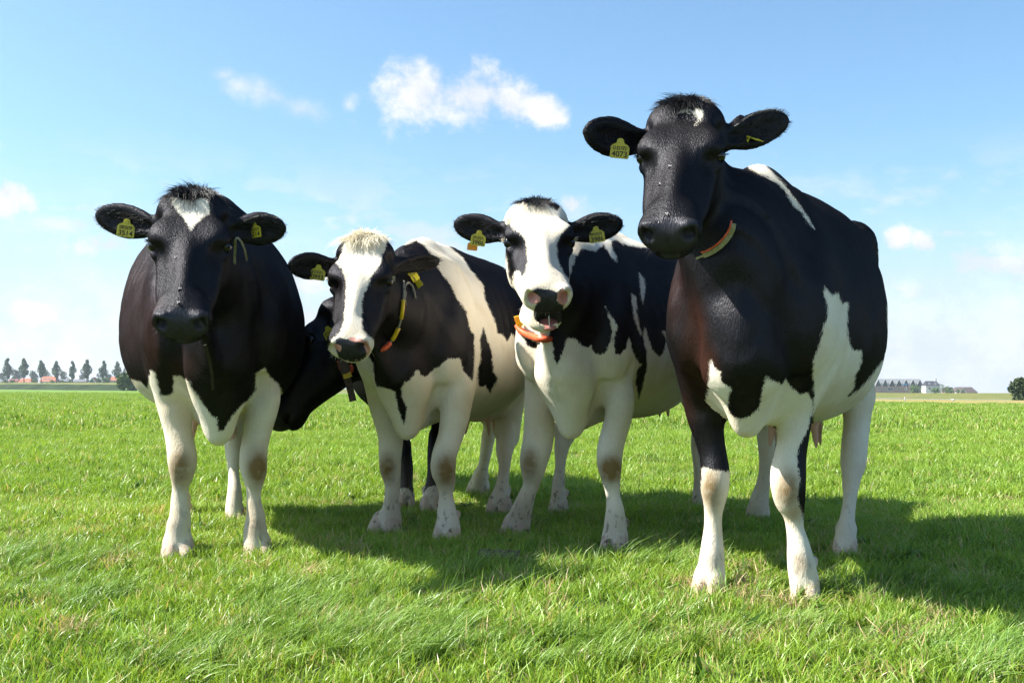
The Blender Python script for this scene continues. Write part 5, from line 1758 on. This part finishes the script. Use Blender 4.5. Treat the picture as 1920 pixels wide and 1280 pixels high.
house(106, 130, 710.5, 715, 719.5, 595, 'low grey-blue house behind the fourth tree', (M_ROOFG, M_ROOFK, M_WHITE), windows=[(.3, .5, 1.0, .8)])
house(134, 161, 711, 715.5, 719.5, 590, 'house with a flat grey roof and pale brick wall', (M_ROOFG, M_BRICK, M_WHITE), windows=[(.25, .5, 1.3, .9), (.6, .5, 1.3, .9)])
house(164, 182, 707, 719, 719.8, 585, 'steep red-roofed house with a dark gable and white trim', (M_ROOFR, M_DKGR, M_WHITE), ridge='y')
house(207, 226, 706, 713, 719.5, 640, 'red-roofed house half hidden by the big green bush', (M_ROOFR, M_BRICK, M_WHITE), windows=[(.4, .5, 1.2, 1.0)])
# church spire far behind the trees
sp = P(232, 719, 760)
kk = 760 / FPX
root = empty('church_spire', tuple(sp), 'thin church spire showing beside the last village tree', 'church')
v, f_ = box_vf(sp[0] - 1.3, sp[0] + 1.3, sp[1], sp[1] + 2.6, sp[2], sp[2] + 16 * kk)
mesh_obj('tower', v, f_, M_BRICK, root)
z1 = sp[2] + 16 * kk
mesh_obj('spire', [(sp[0] - 1.5, sp[1] - .2, z1), (sp[0] + 1.5, sp[1] - .2, z1), (sp[0] + 1.5, sp[1] + 2.8, z1), (sp[0] - 1.5, sp[1] + 2.8, z1), (sp[0], sp[1] + 1.3, sp[2] + 31 * kk)], [(0, 1, 4), (1, 2, 4), (2, 3, 4), (3, 0, 4), (3, 2, 1, 0)], M_ROOFK, root)

RG = 'houses on the right bank'
house(1640, 1731, 710, 723.5, 735, 620, 'long building with a row of dark gables and white trim', (M_ROOFG, M_BRICK, M_WHITE), ridge='y', gables=7, depth=14, group=RG,
      windows=[(.08, .5, 1.6, 1.2), (.2, .5, 1.6, 1.2), (.32, .5, 3.5, 1.6), (.5, .5, 1.6, 1.2), (.64, .5, 1.6, 1.2), (.8, .5, 1.6, 1.2), (.92, .5, 1.6, 1.2)])
house(1736, 1763, 714, 723, 733, 610, 'dark mansard-roofed house with white dormers and chimney', (M_ROOFK, M_WHITE, M_WHITE), hip=.14, sky=[(.32, .45), (.75, .4)], chimney=.84, group=RG, windows=[(.25, .5, 1.3, 1.3), (.55, .5, 1.3, 1.3)])
house(1772, 1790, 725.5, 731, 736, 600, 'small brown-roofed house between bushes on the right bank', (M_ROOFB, M_BRICK, M_WHITE), hip=.2, group=RG, windows=[(.4, .5, 1.2, .8)])
house(1794, 1833, 725.5, 735.5, 738, 580, 'wide brown-roofed farmhouse at the right end of the bank', (M_ROOFB, M_BRICK, M_WHITE), hip=.13, group=RG, windows=[(.2, .4, 1.5, .5)])
house(1799, 1812, 727, 736, 738, 572, 'pale gabled wing in front of the wide brown-roofed farmhouse', (M_ROOFB, M_WHITE, M_WHITE), ridge='y', group=RG, gmat=M_BRICK, depth=8)
for x0, yt, yb, hw, lab in [(1716, 724.5, 736, 12, 'below the row of dark gables'), (1754, 729, 737, 10, 'in front of the dark mansard house'), (1778, 728.5, 737, 12, 'in front of the small brown-roofed house'), (1797, 730, 737, 5, 'left of the pale gabled wing'), (1805.5, 729, 737, 4, 'against the pale gabled wing'), (1767, 721, 735, 5, 'beside the mansard house, tallest on the bank')]:
    tree('garden_bush', x0, yt, yb, hw, yb + .4, 540, 'green garden bush ' + lab, 'bush', 'garden bushes on the right bank', M_LEAFB, 'bush', 500)
# gap between the cows
house(651, 684, 708, 713.5, 731, 560, 'grey-roofed white house seen in the gap between two cows', (M_ROOFG, M_WHITE, M_WHITE), windows=[(.3, .7, 2.0, 1.6), (.65, .7, 2.0, 1.6)], group='houses of the village')
tree('garden_bush', 676, 716, 736, 8, 736, 300, 'green bush seen in the gap between two cows', 'bush', None, M_LEAFB, 'bush', 500)

def pole(name, x, y0, y1, D, r, label, cat, head=None, hmat=None):
    a, b = P(x, y1, D), P(x, y0, D)
    root = empty(name, tuple(a), label, cat)
    v, q = tube_mesh([a, b], [r, r * .8], 6)
    mesh_obj('post', v, q, M_POLE, root, True)
    if head:
        w_, h_ = head
        k = D / FPX
        v, f_ = box_vf(b[0] - w_ * k, b[0] + w_ * k * .3, D - .2, D + .2, b[2] - h_ * k, b[2])
        mesh_obj('head', v, f_, hmat or M_POLE, root)
    return root
pole('road_sign', 1699.5, 719, 733, 560, .22, 'pale post with a blue board before the row of gables', 'sign', (5.5, 2.6), M_BLUE)
pole('street_lamp', 1763.4, 719, 736.5, 560, .12, 'thin grey lamp post beside the mansard house', 'lamp post', (3, .8))
pole('road_sign', 1892, 725.5, 741, 420, .12, 'blue and white board on a post near the right edge', 'sign', (4, 3.0), M_BLUE)
pole('fence_post', 1696.5, 744, 754, 72, .035, 'thin pale post standing in the dry verge', 'post')

def bird(x, y, D, L, label):
    """small white resting animal: rounded body, neck and head"""
    c = P(x, y, D)
    f = Field()
    I3 = np.eye(3)
    f.ell(c + np.array([0, 0, L * .28]), I3, np.array([L * .5, L * .3, L * .28]), k=.03)
    f.tube([[*(c + np.array([-L * .35, 0, L * .35])), L * .11, L * .11, 2, 0], [*(c + np.array([-L * .5, 0, L * .62])), L * .08, L * .08, 2, 0], [*(c + np.array([-L * .62, 0, L * .66])), L * .09, L * .09, 2, 0]], np.array([0, 1.0, 0]), k=.03, sub=2)
    v, q = f.mesh(L * .07)
    o = np_mesh('white_bird', v, q, M_WHITE)
    tag(o, label, 'bird')
bird(1787, 751.5, 78, .26, 'small white bird resting in the dry verge at right')

HAZE = 0.0002
# ------------------------------------------------------------------ thin summer haze
hv, hf = box_vf(-1500, 1500, -30, 1900, -26, 34)
hm = bpy.data.materials.new('haze')
hm.use_nodes = True
ht = NT(hm.node_tree)
ht.n.clear()
pv = ht.add('ShaderNodeVolumePrincipled')
pv.inputs['Color'].default_value = rgb(.80, .90, 1.0)
pv.inputs['Density'].default_value = HAZE
pv.inputs['Anisotropy'].default_value = .2
ho = ht.add('ShaderNodeOutputMaterial')
ht.l.new(pv.outputs[0], ho.inputs['Volume'])
hz_obj = mesh_obj('haze', hv, hf, hm)
tag(hz_obj, kind='stuff')
print('TOTAL', round(time.time() - T0, 1))
